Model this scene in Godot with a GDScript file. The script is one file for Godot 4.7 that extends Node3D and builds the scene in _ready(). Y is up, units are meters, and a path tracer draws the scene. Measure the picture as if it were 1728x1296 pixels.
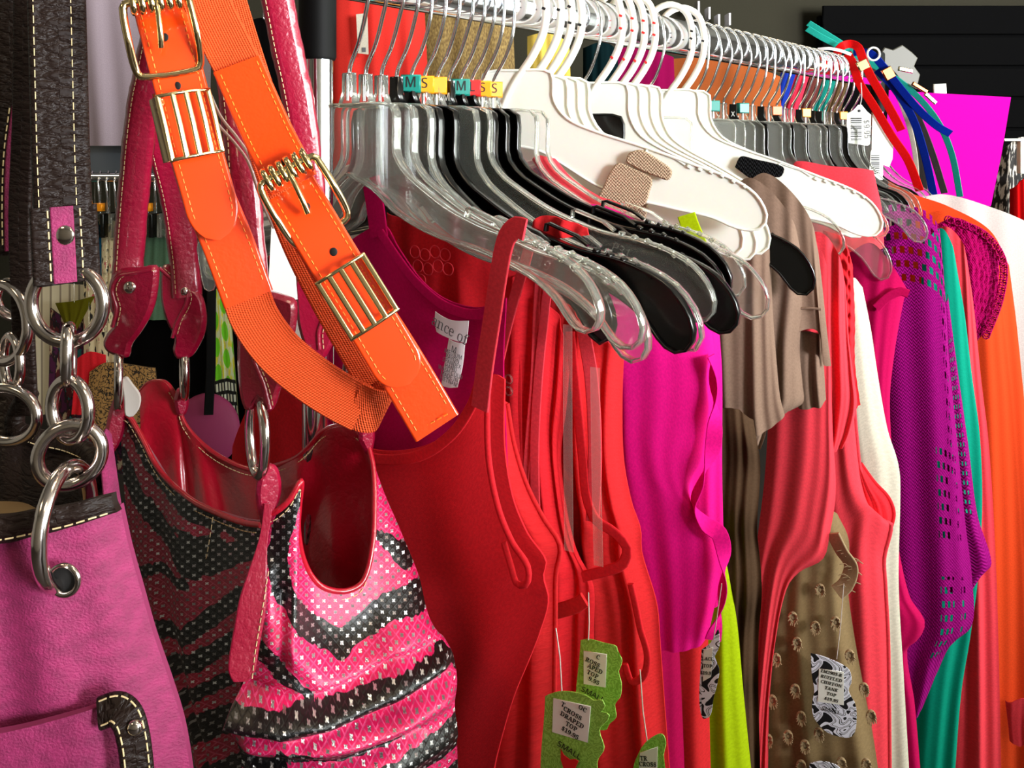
extends Node3D
# Clothing rack in a small shop. Metres, y up. The camera stands at (0, EYE, 0) and looks along -Z with the lens shifted down.
const F := 1450.0
const EYE := 1.38
const CX := 864.0
const CY := 240.0
const RAIL_DIR := Vector3(0.627, 0.0, -0.779)

func _ready() -> void:
	# ---- camera
	var cam := Camera3D.new()
	cam.name = "camera"
	cam.projection = Camera3D.PROJECTION_FRUSTUM
	cam.near = 0.05
	cam.far = 60.0
	cam.size = 1296.0 / F * 0.05
	cam.frustum_offset = Vector2(0, -(648.0 - CY) / F * 0.05)
	cam.position = Vector3(0, EYE, 0)
	cam.current = true
	add_child(cam)
	# ---- sky, behind the out-of-view shop windows
	var env := Environment.new()
	var sky := Sky.new()
	var sm := ProceduralSkyMaterial.new()
	sm.sky_top_color = Color(0.45, 0.62, 0.9)
	sm.sky_horizon_color = Color(0.85, 0.9, 0.97)
	sm.ground_bottom_color = Color(0.45, 0.44, 0.42)
	sm.ground_horizon_color = Color(0.7, 0.7, 0.68)
	sky.sky_material = sm
	env.background_mode = Environment.BG_SKY
	env.sky = sky
	env.background_energy_multiplier = 2.0
	env.tonemap_mode = Environment.TONE_MAPPER_LINEAR
	env.tonemap_exposure = 0.92
	env.sdfgi_enabled = true
	env.ssao_enabled = true
	env.ssil_enabled = true
	var we := WorldEnvironment.new()
	we.name = "world_environment"
	we.environment = env
	add_child(we)
	# ---- daylight from the out-of-view corner windows, lighting the rail from beside (the openings in wall_east and wall_front)
	unseen_area_light("unseen_window_daylight_front", Vector3(3.6, 1.72, 2.36), Vector3.ZERO, Vector2(1.4, 1.6), Color(0.97, 0.98, 1.0), 74.0)
	unseen_area_light("unseen_window_daylight", Vector3(4.36, 1.72, 0.0), Vector3(0, PI / 2, 0), Vector2(4.4, 1.6), Color(0.97, 1.0, 0.95), 30.0)
	make_materials()
	make_room()
	make_rack()
	make_hangers()
	make_garments()
	make_rail_end()
	make_zebra_bag()
	make_belts()
	make_brown_bag()
	make_background()

func unseen_area_light(called: String, at: Vector3, turn: Vector3, size: Vector2, c: Color, energy: float) -> void:
	var l := AreaLight3D.new()
	l.name = called
	l.position = at
	l.rotation = turn
	l.area_size = size
	l.light_color = c
	l.light_energy = energy
	l.area_range = 30.0
	l.shadow_enabled = true
	add_child(l)

# ---------------------------------------------------------------- mesh collector
class Mesher:
	var v := PackedVector3Array()
	var n := PackedVector3Array()
	var t := PackedVector2Array()
	var ix := PackedInt32Array()

	# rows of points (row-major, nu per row); ref: a direction the front faces, or centres: one per row, which the front faces away from
	func grid(p: PackedVector3Array, nu: int, nv: int, uvs: PackedVector2Array, wu := false, wv := false, ref := Vector3.ZERO, centres := PackedVector3Array(), skip = null) -> void:
		var b := v.size()
		var nn := PackedVector3Array()
		nn.resize(p.size())
		var f := PackedInt32Array()
		var ni := nu if wu else nu - 1
		var nj := nv if wv else nv - 1
		for j in nj:
			var j1 := (j + 1) % nv
			for i in ni:
				var i1 := (i + 1) % nu
				var a := j * nu + i
				var c := j * nu + i1
				var d := j1 * nu + i
				var e := j1 * nu + i1
				var q := (p[e] - p[a]).cross(p[c] - p[d])
				nn[a] += q
				nn[c] += q
				nn[d] += q
				nn[e] += q
				if skip != null and skip.call(i, j):
					continue
				f.append_array(PackedInt32Array([a, c, d, c, e, d]))
		var score := 0.0
		if centres.size():
			for k in p.size():
				score += nn[k].dot(p[k] - centres[k / nu])
		elif ref != Vector3.ZERO:
			for k in p.size():
				score += nn[k].dot(ref)
		else:
			score = 1.0
		# faces a, c, d: front normal is (d - a) x (c - a)
		var s := 1.0 if score >= 0.0 else -1.0
		for k in p.size():
			nn[k] = (nn[k] * s).normalized()
		# which winding has its front along nn
		var wind := 0.0
		for k in range(0, f.size(), 3):
			var g := (p[f[k + 2]] - p[f[k]]).cross(p[f[k + 1]] - p[f[k]])
			wind += g.dot(nn[f[k]])
		if wind < 0.0:
			for k in range(0, f.size(), 3):
				var h := f[k + 1]
				f[k + 1] = f[k + 2]
				f[k + 2] = h
		for k in f.size():
			f[k] += b
		v.append_array(p)
		n.append_array(nn)
		if uvs.size() == p.size():
			t.append_array(uvs)
		else:
			var z := PackedVector2Array()
			z.resize(p.size())
			t.append_array(z)
		ix.append_array(f)

	func tri(a: Vector3, b: Vector3, c: Vector3, facing: Vector3) -> void:
		var g := (c - a).cross(b - a).normalized()
		var k := v.size()
		if g.dot(facing) < 0.0:
			v.append_array(PackedVector3Array([a, c, b]))
			g = -g
		else:
			v.append_array(PackedVector3Array([a, b, c]))
		n.append_array(PackedVector3Array([g, g, g]))
		t.append_array(PackedVector2Array([Vector2.ZERO, Vector2.ZERO, Vector2.ZERO]))
		ix.append_array(PackedInt32Array([k, k + 1, k + 2]))

	# a profile (x along the side vector, y along the normal) carried along a path
	func sweep(path: PackedVector3Array, sides: PackedVector3Array, prof: PackedVector2Array, scales := PackedFloat32Array(), closed := false, caps := true) -> void:
		var np := path.size()
		var m := prof.size()
		var p := PackedVector3Array()
		var uvs := PackedVector2Array()
		var cs := PackedVector3Array()
		var run := 0.0
		var around := PackedFloat32Array()
		around.resize(m)
		for k in range(1, m):
			around[k] = around[k - 1] + prof[k].distance_to(prof[k - 1])
		for j in np:
			var tan: Vector3
			if closed:
				tan = path[(j + 1) % np] - path[(j + np - 1) % np]
			else:
				tan = path[mini(j + 1, np - 1)] - path[maxi(j - 1, 0)]
			tan = tan.normalized()
			var s := sides[j]
			s = (s - tan * s.dot(tan)).normalized()
			var nm := tan.cross(s)
			var sc := 1.0 if scales.is_empty() else scales[j]
			if j:
				run += path[j].distance_to(path[j - 1])
			cs.append(path[j])
			for k in m:
				p.append(path[j] + s * (prof[k].x * sc) + nm * (prof[k].y * sc))
				uvs.append(Vector2(prof[k].x, run))
		grid(p, m, np, uvs, true, closed, Vector3.ZERO, cs)
		if caps and not closed:
			for end in [0, np - 1]:
				var out: Vector3 = path[0] - path[1] if end == 0 else path[np - 1] - path[np - 2]
				for k in m:
					tri(path[end], p[end * m + k], p[end * m + (k + 1) % m], out)

	func tube(path: PackedVector3Array, r: float, seg := 8, closed := false, scales := PackedFloat32Array(), flat := 1.0) -> void:
		var np := path.size()
		var sides := PackedVector3Array()
		var s := Vector3.ZERO
		for j in np:
			var tan: Vector3
			if closed:
				tan = (path[(j + 1) % np] - path[(j + np - 1) % np]).normalized()
			else:
				tan = (path[mini(j + 1, np - 1)] - path[maxi(j - 1, 0)]).normalized()
			if j == 0:
				s = tan.cross(Vector3(0.31, 0.2, 0.93)).normalized()
				if s.length() < 0.5:
					s = tan.cross(Vector3.UP).normalized()
			else:
				s = (s - tan * s.dot(tan)).normalized()
			sides.append(s)
		var prof := PackedVector2Array()
		for k in seg:
			prof.append(Vector2(cos(TAU * k / seg) * r, sin(TAU * k / seg) * r * flat))
		sweep(path, sides, prof, scales, closed)

	func ring(c: Vector3, ax: Vector3, ay: Vector3, r: float, seg := 40, rs := 10) -> void:
		var path := PackedVector3Array()
		for k in seg:
			path.append(c + ax * cos(TAU * k / seg) + ay * sin(TAU * k / seg))
		tube(path, r, rs, true)

	func ball(c: Vector3, r: float, sq := Vector3.ONE, nu := 16, nv := 10) -> void:
		var p := PackedVector3Array()
		var cs := PackedVector3Array()
		for j in nv + 1:
			var a := PI * j / nv
			cs.append(c)
			for i in nu:
				var b := TAU * i / nu
				p.append(c + Vector3(sin(a) * cos(b), cos(a), sin(a) * sin(b)) * r * sq)
		grid(p, nu, nv + 1, PackedVector2Array(), true, false, Vector3.ZERO, cs)

	# polygon in the XY plane of xf, thickened along its z, with chamfered edges
	func plate(poly: PackedVector2Array, xf: Transform3D, depth: float, bev := 0.0, uvk := 1.0) -> void:
		var m := poly.size()
		if Geometry2D.is_polygon_clockwise(poly):
			poly = poly.duplicate()
			poly.reverse()
		var inn := PackedVector2Array()
		for k in m:
			var a := (poly[k] - poly[(k + m - 1) % m]).normalized()
			var c := (poly[(k + 1) % m] - poly[k]).normalized()
			var nrm := Vector2(-(a.y + c.y), a.x + c.x)
			if nrm.length() < 0.01:
				nrm = Vector2(-a.y, a.x)
			inn.append(poly[k] + nrm.normalized() * bev)
		var tris := Geometry2D.triangulate_polygon(inn)
		if tris.is_empty():
			inn = poly
			tris = Geometry2D.triangulate_polygon(poly)
		for side in [1.0, -1.0]:
			var b := v.size()
			var z: float = side * depth / 2.0
			for q in inn:
				v.append(xf * Vector3(q.x, q.y, z))
				n.append((xf.basis * Vector3(0, 0, side)).normalized())
				t.append(q * uvk)
			for k in range(0, tris.size(), 3):
				var a := xf * Vector3(inn[tris[k]].x, inn[tris[k]].y, z)
				var c := xf * Vector3(inn[tris[k + 1]].x, inn[tris[k + 1]].y, z)
				var d := xf * Vector3(inn[tris[k + 2]].x, inn[tris[k + 2]].y, z)
				var g := (d - a).cross(c - a).dot(xf.basis.z * side)
				if g >= 0.0:
					ix.append_array(PackedInt32Array([b + tris[k], b + tris[k + 1], b + tris[k + 2]]))
				else:
					ix.append_array(PackedInt32Array([b + tris[k], b + tris[k + 2], b + tris[k + 1]]))
		var p := PackedVector3Array()
		var cs := PackedVector3Array()
		var uvs := PackedVector2Array()
		var mid := Vector2.ZERO
		for q in poly:
			mid += q / m
		var rows := [[inn, depth / 2.0], [poly, depth / 2.0 - bev], [poly, -depth / 2.0 + bev], [inn, -depth / 2.0]]
		for row in rows:
			cs.append(xf * Vector3(mid.x, mid.y, 0))
			for q in row[0]:
				p.append(xf * Vector3(q.x, q.y, row[1]))
				uvs.append(q * uvk)
		grid(p, m, 4, uvs, true, false, Vector3.ZERO, cs)

	func box(c: Vector3, size: Vector3, b := Basis.IDENTITY, bev := 0.002) -> void:
		var h := size / 2.0
		plate(PackedVector2Array([Vector2(-h.x, -h.y), Vector2(h.x, -h.y), Vector2(h.x, h.y), Vector2(-h.x, h.y)]), Transform3D(b, c), size.z, minf(bev, minf(h.x, minf(h.y, h.z)) * 0.6))

	func commit(off := Vector3.ZERO) -> ArrayMesh:
		var am := ArrayMesh.new()
		var arr := []
		arr.resize(Mesh.ARRAY_MAX)
		if off != Vector3.ZERO:
			for k in v.size():
				v[k] -= off
		arr[Mesh.ARRAY_VERTEX] = v
		arr[Mesh.ARRAY_NORMAL] = n
		arr[Mesh.ARRAY_TEX_UV] = t
		arr[Mesh.ARRAY_INDEX] = ix
		am.add_surface_from_arrays(Mesh.PRIMITIVE_TRIANGLES, arr)
		return am

# ---------------------------------------------------------------- nodes
var taken := {}

func numbered(called: String) -> String:
	var k: int = taken.get(called, 0)
	taken[called] = k + 1
	return called if k == 0 else "%s_%03d" % [called, k]

func tag(o: Node3D, label: String, category: String, group := "", kind := "") -> void:
	if label: o.set_meta("label", label)
	if category: o.set_meta("category", category)
	if group: o.set_meta("group", group)
	if kind: o.set_meta("kind", kind)

func thing(called: String, label: String, category: String, at := Vector3.ZERO, group := "") -> Node3D:
	var o := Node3D.new()
	o.name = numbered(called)
	o.position = at
	add_child(o, true)
	tag(o, label, category, group)
	return o

func origin_of(o: Node) -> Vector3:
	var p := Vector3.ZERO
	while o is Node3D and o != self:
		p += o.position
		o = o.get_parent()
	return p

func part(parent: Node3D, called: String, m: Mesher, mat: Material, label := "") -> MeshInstance3D:
	var o := MeshInstance3D.new()
	o.name = called
	o.mesh = m.commit(origin_of(parent))
	o.material_override = mat
	parent.add_child(o, true)
	if label: o.set_meta("label", label)
	return o

func single(called: String, m: Mesher, mat: Material, label: String, category: String, group := "", kind := "") -> MeshInstance3D:
	var o := MeshInstance3D.new()
	o.name = numbered(called)
	var lo := Vector3(1e9, 1e9, 1e9)
	var hi := -lo
	for p in m.v:
		lo = lo.min(p)
		hi = hi.max(p)
	var at := Vector3((lo.x + hi.x) / 2, lo.y, (lo.z + hi.z) / 2)
	o.mesh = m.commit(at)
	o.material_override = mat
	o.position = at
	add_child(o, true)
	tag(o, label, category, group, kind)
	return o

func structure(called: String, m: Mesher, mat: Material) -> MeshInstance3D:
	return single(called, m, mat, "", "", "", "structure")

var fonts := {}
func lettering(parent: Node3D, called: String, text: String, xf: Transform3D, height: float, mat: Material, font := "Droid Sans", skew := 0.0, squash := 1.0) -> void:
	if not fonts.has(font):
		var sf := SystemFont.new()
		sf.font_names = PackedStringArray([font.trim_suffix(" Bold")])
		if font.ends_with(" Bold"): sf.font_weight = 700
		fonts[font] = sf
	var tm := TextMesh.new()
	tm.text = text
	tm.font = fonts[font]
	tm.font_size = 32
	tm.pixel_size = height / 32.0 * 1.35
	tm.depth = 0.0002
	tm.curve_step = 2.0
	var o := MeshInstance3D.new()
	o.name = called
	o.mesh = tm
	o.material_override = mat
	var b := xf.basis
	o.transform = Transform3D(Basis(b.x * squash, b.y + b.x * skew, b.z), xf.origin - origin_of(parent))
	parent.add_child(o, true)

# ---------------------------------------------------------------- points and planes
func pt(x: float, y: float, d: float) -> Vector3:
	return Vector3((x - CX) / F * d, EYE + (CY - y) / F * d, -d)

func pts(a: Array) -> PackedVector3Array:   # flat list x, y, d, x, y, d ...
	var out := PackedVector3Array()
	for k in range(0, a.size(), 3):
		out.append(pt(a[k], a[k + 1], a[k + 2]))
	return out

func px_list(a: Array) -> Array:   # flat list x, y, d -> Vector3 in picture space for smoothing
	var out := []
	for k in range(0, a.size(), 3):
		out.append(Vector3(a[k], a[k + 1], a[k + 2]))
	return out

func smooth(p: Array, count: int) -> PackedVector3Array:
	# Catmull-Rom through the points, evenly spaced along the chord
	var m := p.size()
	var acc := [0.0]
	for k in range(1, m):
		acc.append(acc[k - 1] + maxf(1e-6, p[k].distance_to(p[k - 1])))
	var out := PackedVector3Array()
	var k := 0
	for j in count:
		var s: float = acc[m - 1] * j / (count - 1)
		while k < m - 2 and s > acc[k + 1]:
			k += 1
		var h: float = acc[k + 1] - acc[k]
		var x: float = clampf((s - acc[k]) / h, 0, 1)
		var a: Vector3 = p[k]
		var b: Vector3 = p[k + 1]
		var ta: Vector3 = (b - p[k - 1]) / (acc[k + 1] - acc[k - 1]) * h if k > 0 else b - a
		var tb: Vector3 = (p[k + 2] - a) / (acc[k + 2] - acc[k]) * h if k < m - 2 else b - a
		var x2 := x * x
		var x3 := x2 * x
		out.append(a * (2 * x3 - 3 * x2 + 1) + ta * (x3 - 2 * x2 + x) + b * (3 * x2 - 2 * x3) + tb * (x3 - x2))
	return out

func curve(a: Array, count: int) -> PackedVector3Array:   # smooth in picture space, then out into the room
	var out := PackedVector3Array()
	for q in smooth(px_list(a), count):
		out.append(pt(q.x, q.y, q.z))
	return out

func rail_point(s: float) -> Vector3:
	return Vector3(-0.119 + 0.804 * s, EYE, -(0.77 + s))

func rail_s(px: float) -> float:
	var q := (px - CX) / F
	return (0.77 * q + 0.119) / (0.804 - q)

# the upright plane of a hanger: o on the rail's axis, a along the arm towards the aisle, n towards the camera
func plane_at(s: float, yaw := -1.0) -> Dictionary:
	if yaw < 0.0:
		yaw = clampf(40.0 - (s + 0.03) * 130.0, 15.0, 40.0)   # hangers near the post are turned more
	var r := deg_to_rad(yaw)
	return {"o": rail_point(s), "a": Vector3(cos(r), 0, sin(r)), "n": Vector3(-sin(r), 0, cos(r)), "s": s}

func on_plane(x: float, y: float, pl: Dictionary, off := 0.0) -> Vector3:
	var d := Vector3((x - CX) / F, (CY - y) / F, -1.0)
	var n: Vector3 = pl.n
	var o: Vector3 = pl.o + n * off - Vector3(0, EYE, 0)
	return Vector3(0, EYE, 0) + d * (o.dot(n) / d.dot(n))

func on_plane_list(a: Array, pl: Dictionary, off := 0.0) -> Array:   # flat list x, y
	var out := []
	for k in range(0, a.size(), 2):
		out.append(on_plane(a[k], a[k + 1], pl, off))
	return out

# ---------------------------------------------------------------- cloth: a Coons patch with folds and a thickness
# o: nu, nv, amp, k, seed, top (share of amp at the top), roll, roll_left, thick, f (Callable u, v), hole (Callable i, j), tex
func sheet(m: Mesher, top: PackedVector3Array, right: PackedVector3Array, bottom: PackedVector3Array, left: PackedVector3Array, n: Vector3, o := {}) -> Dictionary:
	var nu := top.size()
	var nv := right.size()
	var amp: float = o.get("amp", 0.004)
	var k: float = o.get("k", 5.0)
	var ph: float = o.get("seed", 0.0)
	var ta: float = o.get("top", 0.3)
	var roll: float = o.get("roll", 0.012)
	var roll_l: float = o.get("roll_left", roll)
	var thick: float = o.get("thick", 0.0016)
	var fn = o.get("f")
	var a := PackedVector3Array()
	var b := PackedVector3Array()
	var uvs := PackedVector2Array()
	var c00 := top[0]
	var c10 := top[nu - 1]
	var c01 := bottom[0]
	var c11 := bottom[nu - 1]
	var wide := c00.distance_to(c10)
	var tall := maxf(left[0].distance_to(left[nv - 1]), right[0].distance_to(right[nv - 1]))
	if o.get("uv01", false):
		wide = 1.0
		tall = 1.0
	for j in nv:
		var v := float(j) / (nv - 1)
		for i in nu:
			var u := float(i) / (nu - 1)
			var p := top[i] * (1 - v) + bottom[i] * v + left[j] * (1 - u) + right[j] * u - (c00 * (1 - u) * (1 - v) + c10 * u * (1 - v) + c01 * (1 - u) * v + c11 * u * v)
			var w := u * k * TAU + ph + 0.7 * sin(2.6 * v + ph * 1.7)
			var e := amp * (ta + (1 - ta) * v) * (0.62 * sin(w) + 0.38 * sin(w * 1.73 + 1.3 * ph + 1.1 * v))
			var ed := absf(2 * u - 1)
			e -= roll * 1.7 * pow(ed, 2.4) if u > 0.5 else roll_l * pow(ed, 5)
			if fn != null:
				e += fn.call(u, v)
			a.append(p + n * e)
			b.append(p + n * (e - thick))
			uvs.append(Vector2(u * wide, v * tall))
	var skip = o.get("hole")
	m.grid(a, nu, nv, uvs, false, false, n, PackedVector3Array(), skip)
	m.grid(b, nu, nv, uvs, false, false, -n, PackedVector3Array(), skip)
	var et := PackedVector3Array()
	var eb := PackedVector3Array()
	var el := PackedVector3Array()
	var er := PackedVector3Array()
	for i in nu:
		et.append(a[i])
		eb.append(a[(nv - 1) * nu + i])
	for j in nv:
		el.append(a[j * nu])
		er.append(a[j * nu + nu - 1])
	for e in [[et, 0], [eb, 1], [el, 2], [er, 3]]:
		var q := PackedVector3Array()
		var edge: PackedVector3Array = e[0]
		q.append_array(edge)
		for x in edge:
			q.append(x - n * thick)
		var outwards: Vector3 = [c00 - c01, c01 - c00, c00 - c10, c10 - c00][e[1]]
		m.grid(q, edge.size(), 2, PackedVector2Array(), false, false, outwards)
	return {"top": et, "bottom": eb, "left": el, "right": er}

func flat_sheet(m: Mesher, pl: Dictionary, top: Array, right: Array, bottom: Array, left: Array, o := {}) -> Dictionary:
	var nu: int = o.get("nu", 48)
	var nv: int = o.get("nv", 48)
	var off: float = o.get("off", 0.0)
	return sheet(m, smooth(on_plane_list(top, pl, off), nu), smooth(on_plane_list(right, pl, off), nv), smooth(on_plane_list(bottom, pl, off), nu), smooth(on_plane_list(left, pl, off), nv), pl.n, o)

func stadium(w: float, t: float, k := 4) -> PackedVector2Array:
	var out := PackedVector2Array()
	var r := minf(w, t) / 2
	for e in [[w / 2 - r, -PI / 2], [-w / 2 + r, PI / 2]]:
		for j in k + 1:
			var a: float = e[1] + PI * j / k
			out.append(Vector2(e[0] + cos(a) * r, sin(a) * t / 2))
	return out

# a flat strap along a path; its broad face turned to the camera, then by twist degrees
func strap(m: Mesher, path: PackedVector3Array, w: float, t: float, twist := 0.0, scales := PackedFloat32Array(), twist_to := 1e9) -> PackedVector3Array:
	var sides := PackedVector3Array()
	var np := path.size()
	for j in np:
		var tan := (path[mini(j + 1, np - 1)] - path[maxi(j - 1, 0)]).normalized()
		var see := (Vector3(0, EYE, 0) - path[j]).normalized()
		var s := tan.cross(see).normalized()
		var tw := twist if twist_to > 1e8 else lerpf(twist, twist_to, float(j) / (np - 1))
		sides.append(s.rotated(tan, deg_to_rad(tw)))
	m.sweep(path, sides, stadium(w, t), scales)
	return sides

func plane_strap(m: Mesher, pl: Dictionary, a: Array, w: float, t: float, off := 0.0, twist := 0.0, count := 30) -> PackedVector3Array:
	var path := smooth(on_plane_list(a, pl, off), count)
	var sides := PackedVector3Array()
	for j in count:
		var tan := (path[mini(j + 1, count - 1)] - path[maxi(j - 1, 0)]).normalized()
		sides.append(tan.cross(pl.n).normalized().rotated(tan, deg_to_rad(twist)))
	m.sweep(path, sides, stadium(w, t))
	return path

func stitches(m: Mesher, path: PackedVector3Array, length: float, gap: float, r: float, lift := Vector3.ZERO) -> void:
	var acc := PackedFloat32Array([0.0])
	for k in range(1, path.size()):
		acc.append(acc[k - 1] + path[k].distance_to(path[k - 1]))
	var total := acc[acc.size() - 1]
	var s := gap
	while s + length < total:
		var q := PackedVector3Array()
		for e in 4:
			var x := s + length * e / 3.0
			var k := 0
			while k < acc.size() - 2 and acc[k + 1] < x:
				k += 1
			var f := (x - acc[k]) / maxf(acc[k + 1] - acc[k], 1e-7)
			q.append(path[k].lerp(path[k + 1], f) + lift * (1.0 if e in [1, 2] else 0.2))
		m.tube(q, r, 5)
		s += length + gap

func offset_path(path: PackedVector3Array, sides: PackedVector3Array, x: float, lift: float) -> PackedVector3Array:
	var out := PackedVector3Array()
	for j in path.size():
		var tan := (path[mini(j + 1, path.size() - 1)] - path[maxi(j - 1, 0)]).normalized()
		var nm := sides[j].cross(tan).normalized()
		if nm.dot(Vector3(0, EYE, 0) - path[j]) < 0: nm = -nm
		out.append(path[j] + sides[j].normalized() * x + nm * lift)
	return out

# polygon traced at a distance, thickened
func traced(m: Mesher, a: Array, d: float, depth: float, bev := 0.0008, tilt := Vector2.ZERO, fine := 0) -> void:
	var mid := Vector2.ZERO
	for k in range(0, a.size(), 2):
		mid += Vector2(a[k], a[k + 1]) / (a.size() / 2.0)
	var c := pt(mid.x, mid.y, d)
	var b := Basis(Vector3.UP, tilt.x) * Basis(Vector3.RIGHT, tilt.y)
	var q := []
	for k in range(0, a.size(), 2):
		q.append(Vector3((a[k] - mid.x) / F * d, (mid.y - a[k + 1]) / F * d, 0))
	var poly := PackedVector2Array()
	if fine:
		q.append(q[0])
		var sm := smooth(q, fine + 1)
		for k in fine:
			poly.append(Vector2(sm[k].x, sm[k].y))
	else:
		for e in q:
			poly.append(Vector2(e.x, e.y))
	m.plate(poly, Transform3D(b, c), depth, bev)
# ---------------------------------------------------------------- materials
var M := {}

func mat(c: Color, rough: float, metal := 0.0) -> StandardMaterial3D:
	var m := StandardMaterial3D.new()
	m.albedo_color = c
	m.roughness = rough
	m.metallic = metal
	m.cull_mode = BaseMaterial3D.CULL_DISABLED
	return m

func noise_tex(freq: float, kind: int, size: int, seed_: int, normal := true, bump := 4.0, ramp: Gradient = null) -> NoiseTexture2D:
	var fnl := FastNoiseLite.new()
	fnl.noise_type = kind
	fnl.frequency = freq
	fnl.seed = seed_
	fnl.fractal_octaves = 3
	var t := NoiseTexture2D.new()
	t.width = size
	t.height = size
	t.seamless = true
	t.noise = fnl
	t.as_normal_map = normal
	t.bump_strength = bump
	if ramp: t.color_ramp = ramp
	return t

func two(a: Color, b: Color) -> Gradient:
	var g := Gradient.new()
	g.set_color(0, a)
	g.set_color(1, b)
	return g

func clear_plastic(tint: Color, alpha: float, rough := 0.06) -> StandardMaterial3D:
	var m := mat(Color(tint.r, tint.g, tint.b, alpha), rough)
	m.transparency = BaseMaterial3D.TRANSPARENCY_ALPHA
	m.metallic_specular = 0.5
	return m

var tex_fabric: NoiseTexture2D
var tex_mottle: NoiseTexture2D
var tex_knit: ImageTexture
var tex_rib: ImageTexture

func normal_image(size: int, height: Callable, strength: float) -> ImageTexture:
	var im := Image.create_empty(size, size, false, Image.FORMAT_RGB8)
	for y in size:
		for x in size:
			var h: float = clampf(height.call(float(x) / size, float(y) / size), 0, 1)
			im.set_pixel(x, y, Color(h, h, h))
	im.bump_map_to_normal_map(strength)
	return ImageTexture.create_from_image(im)

func cloth(c: Color, rough := 0.85, sheen := 0.07, knit := false, strength := 0.22) -> StandardMaterial3D:
	var m := mat(c, rough)
	m.metallic_specular = 0.14
	m.rim_enabled = sheen > 0
	m.rim = sheen
	m.rim_tint = 0.6
	m.normal_enabled = true
	m.normal_texture = tex_knit if knit else tex_fabric
	m.normal_scale = strength
	m.albedo_texture = tex_mottle
	m.uv1_scale = Vector3(34, 34, 34) if not knit else Vector3(22, 22, 22)
	m.backlight_enabled = true
	m.backlight = c.srgb_to_linear() * 0.24
	return m

func leather(c: Color, rough: float, coat: float, coat_rough: float, tex: Texture2D, scale: float, strength: float) -> StandardMaterial3D:
	var m := mat(c, rough)
	m.normal_enabled = true
	m.normal_texture = tex
	m.normal_scale = strength
	m.uv1_scale = Vector3(scale, scale, scale)
	if coat > 0:
		m.clearcoat_enabled = true
		m.clearcoat = coat
		m.clearcoat_roughness = coat_rough
	return m

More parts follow.
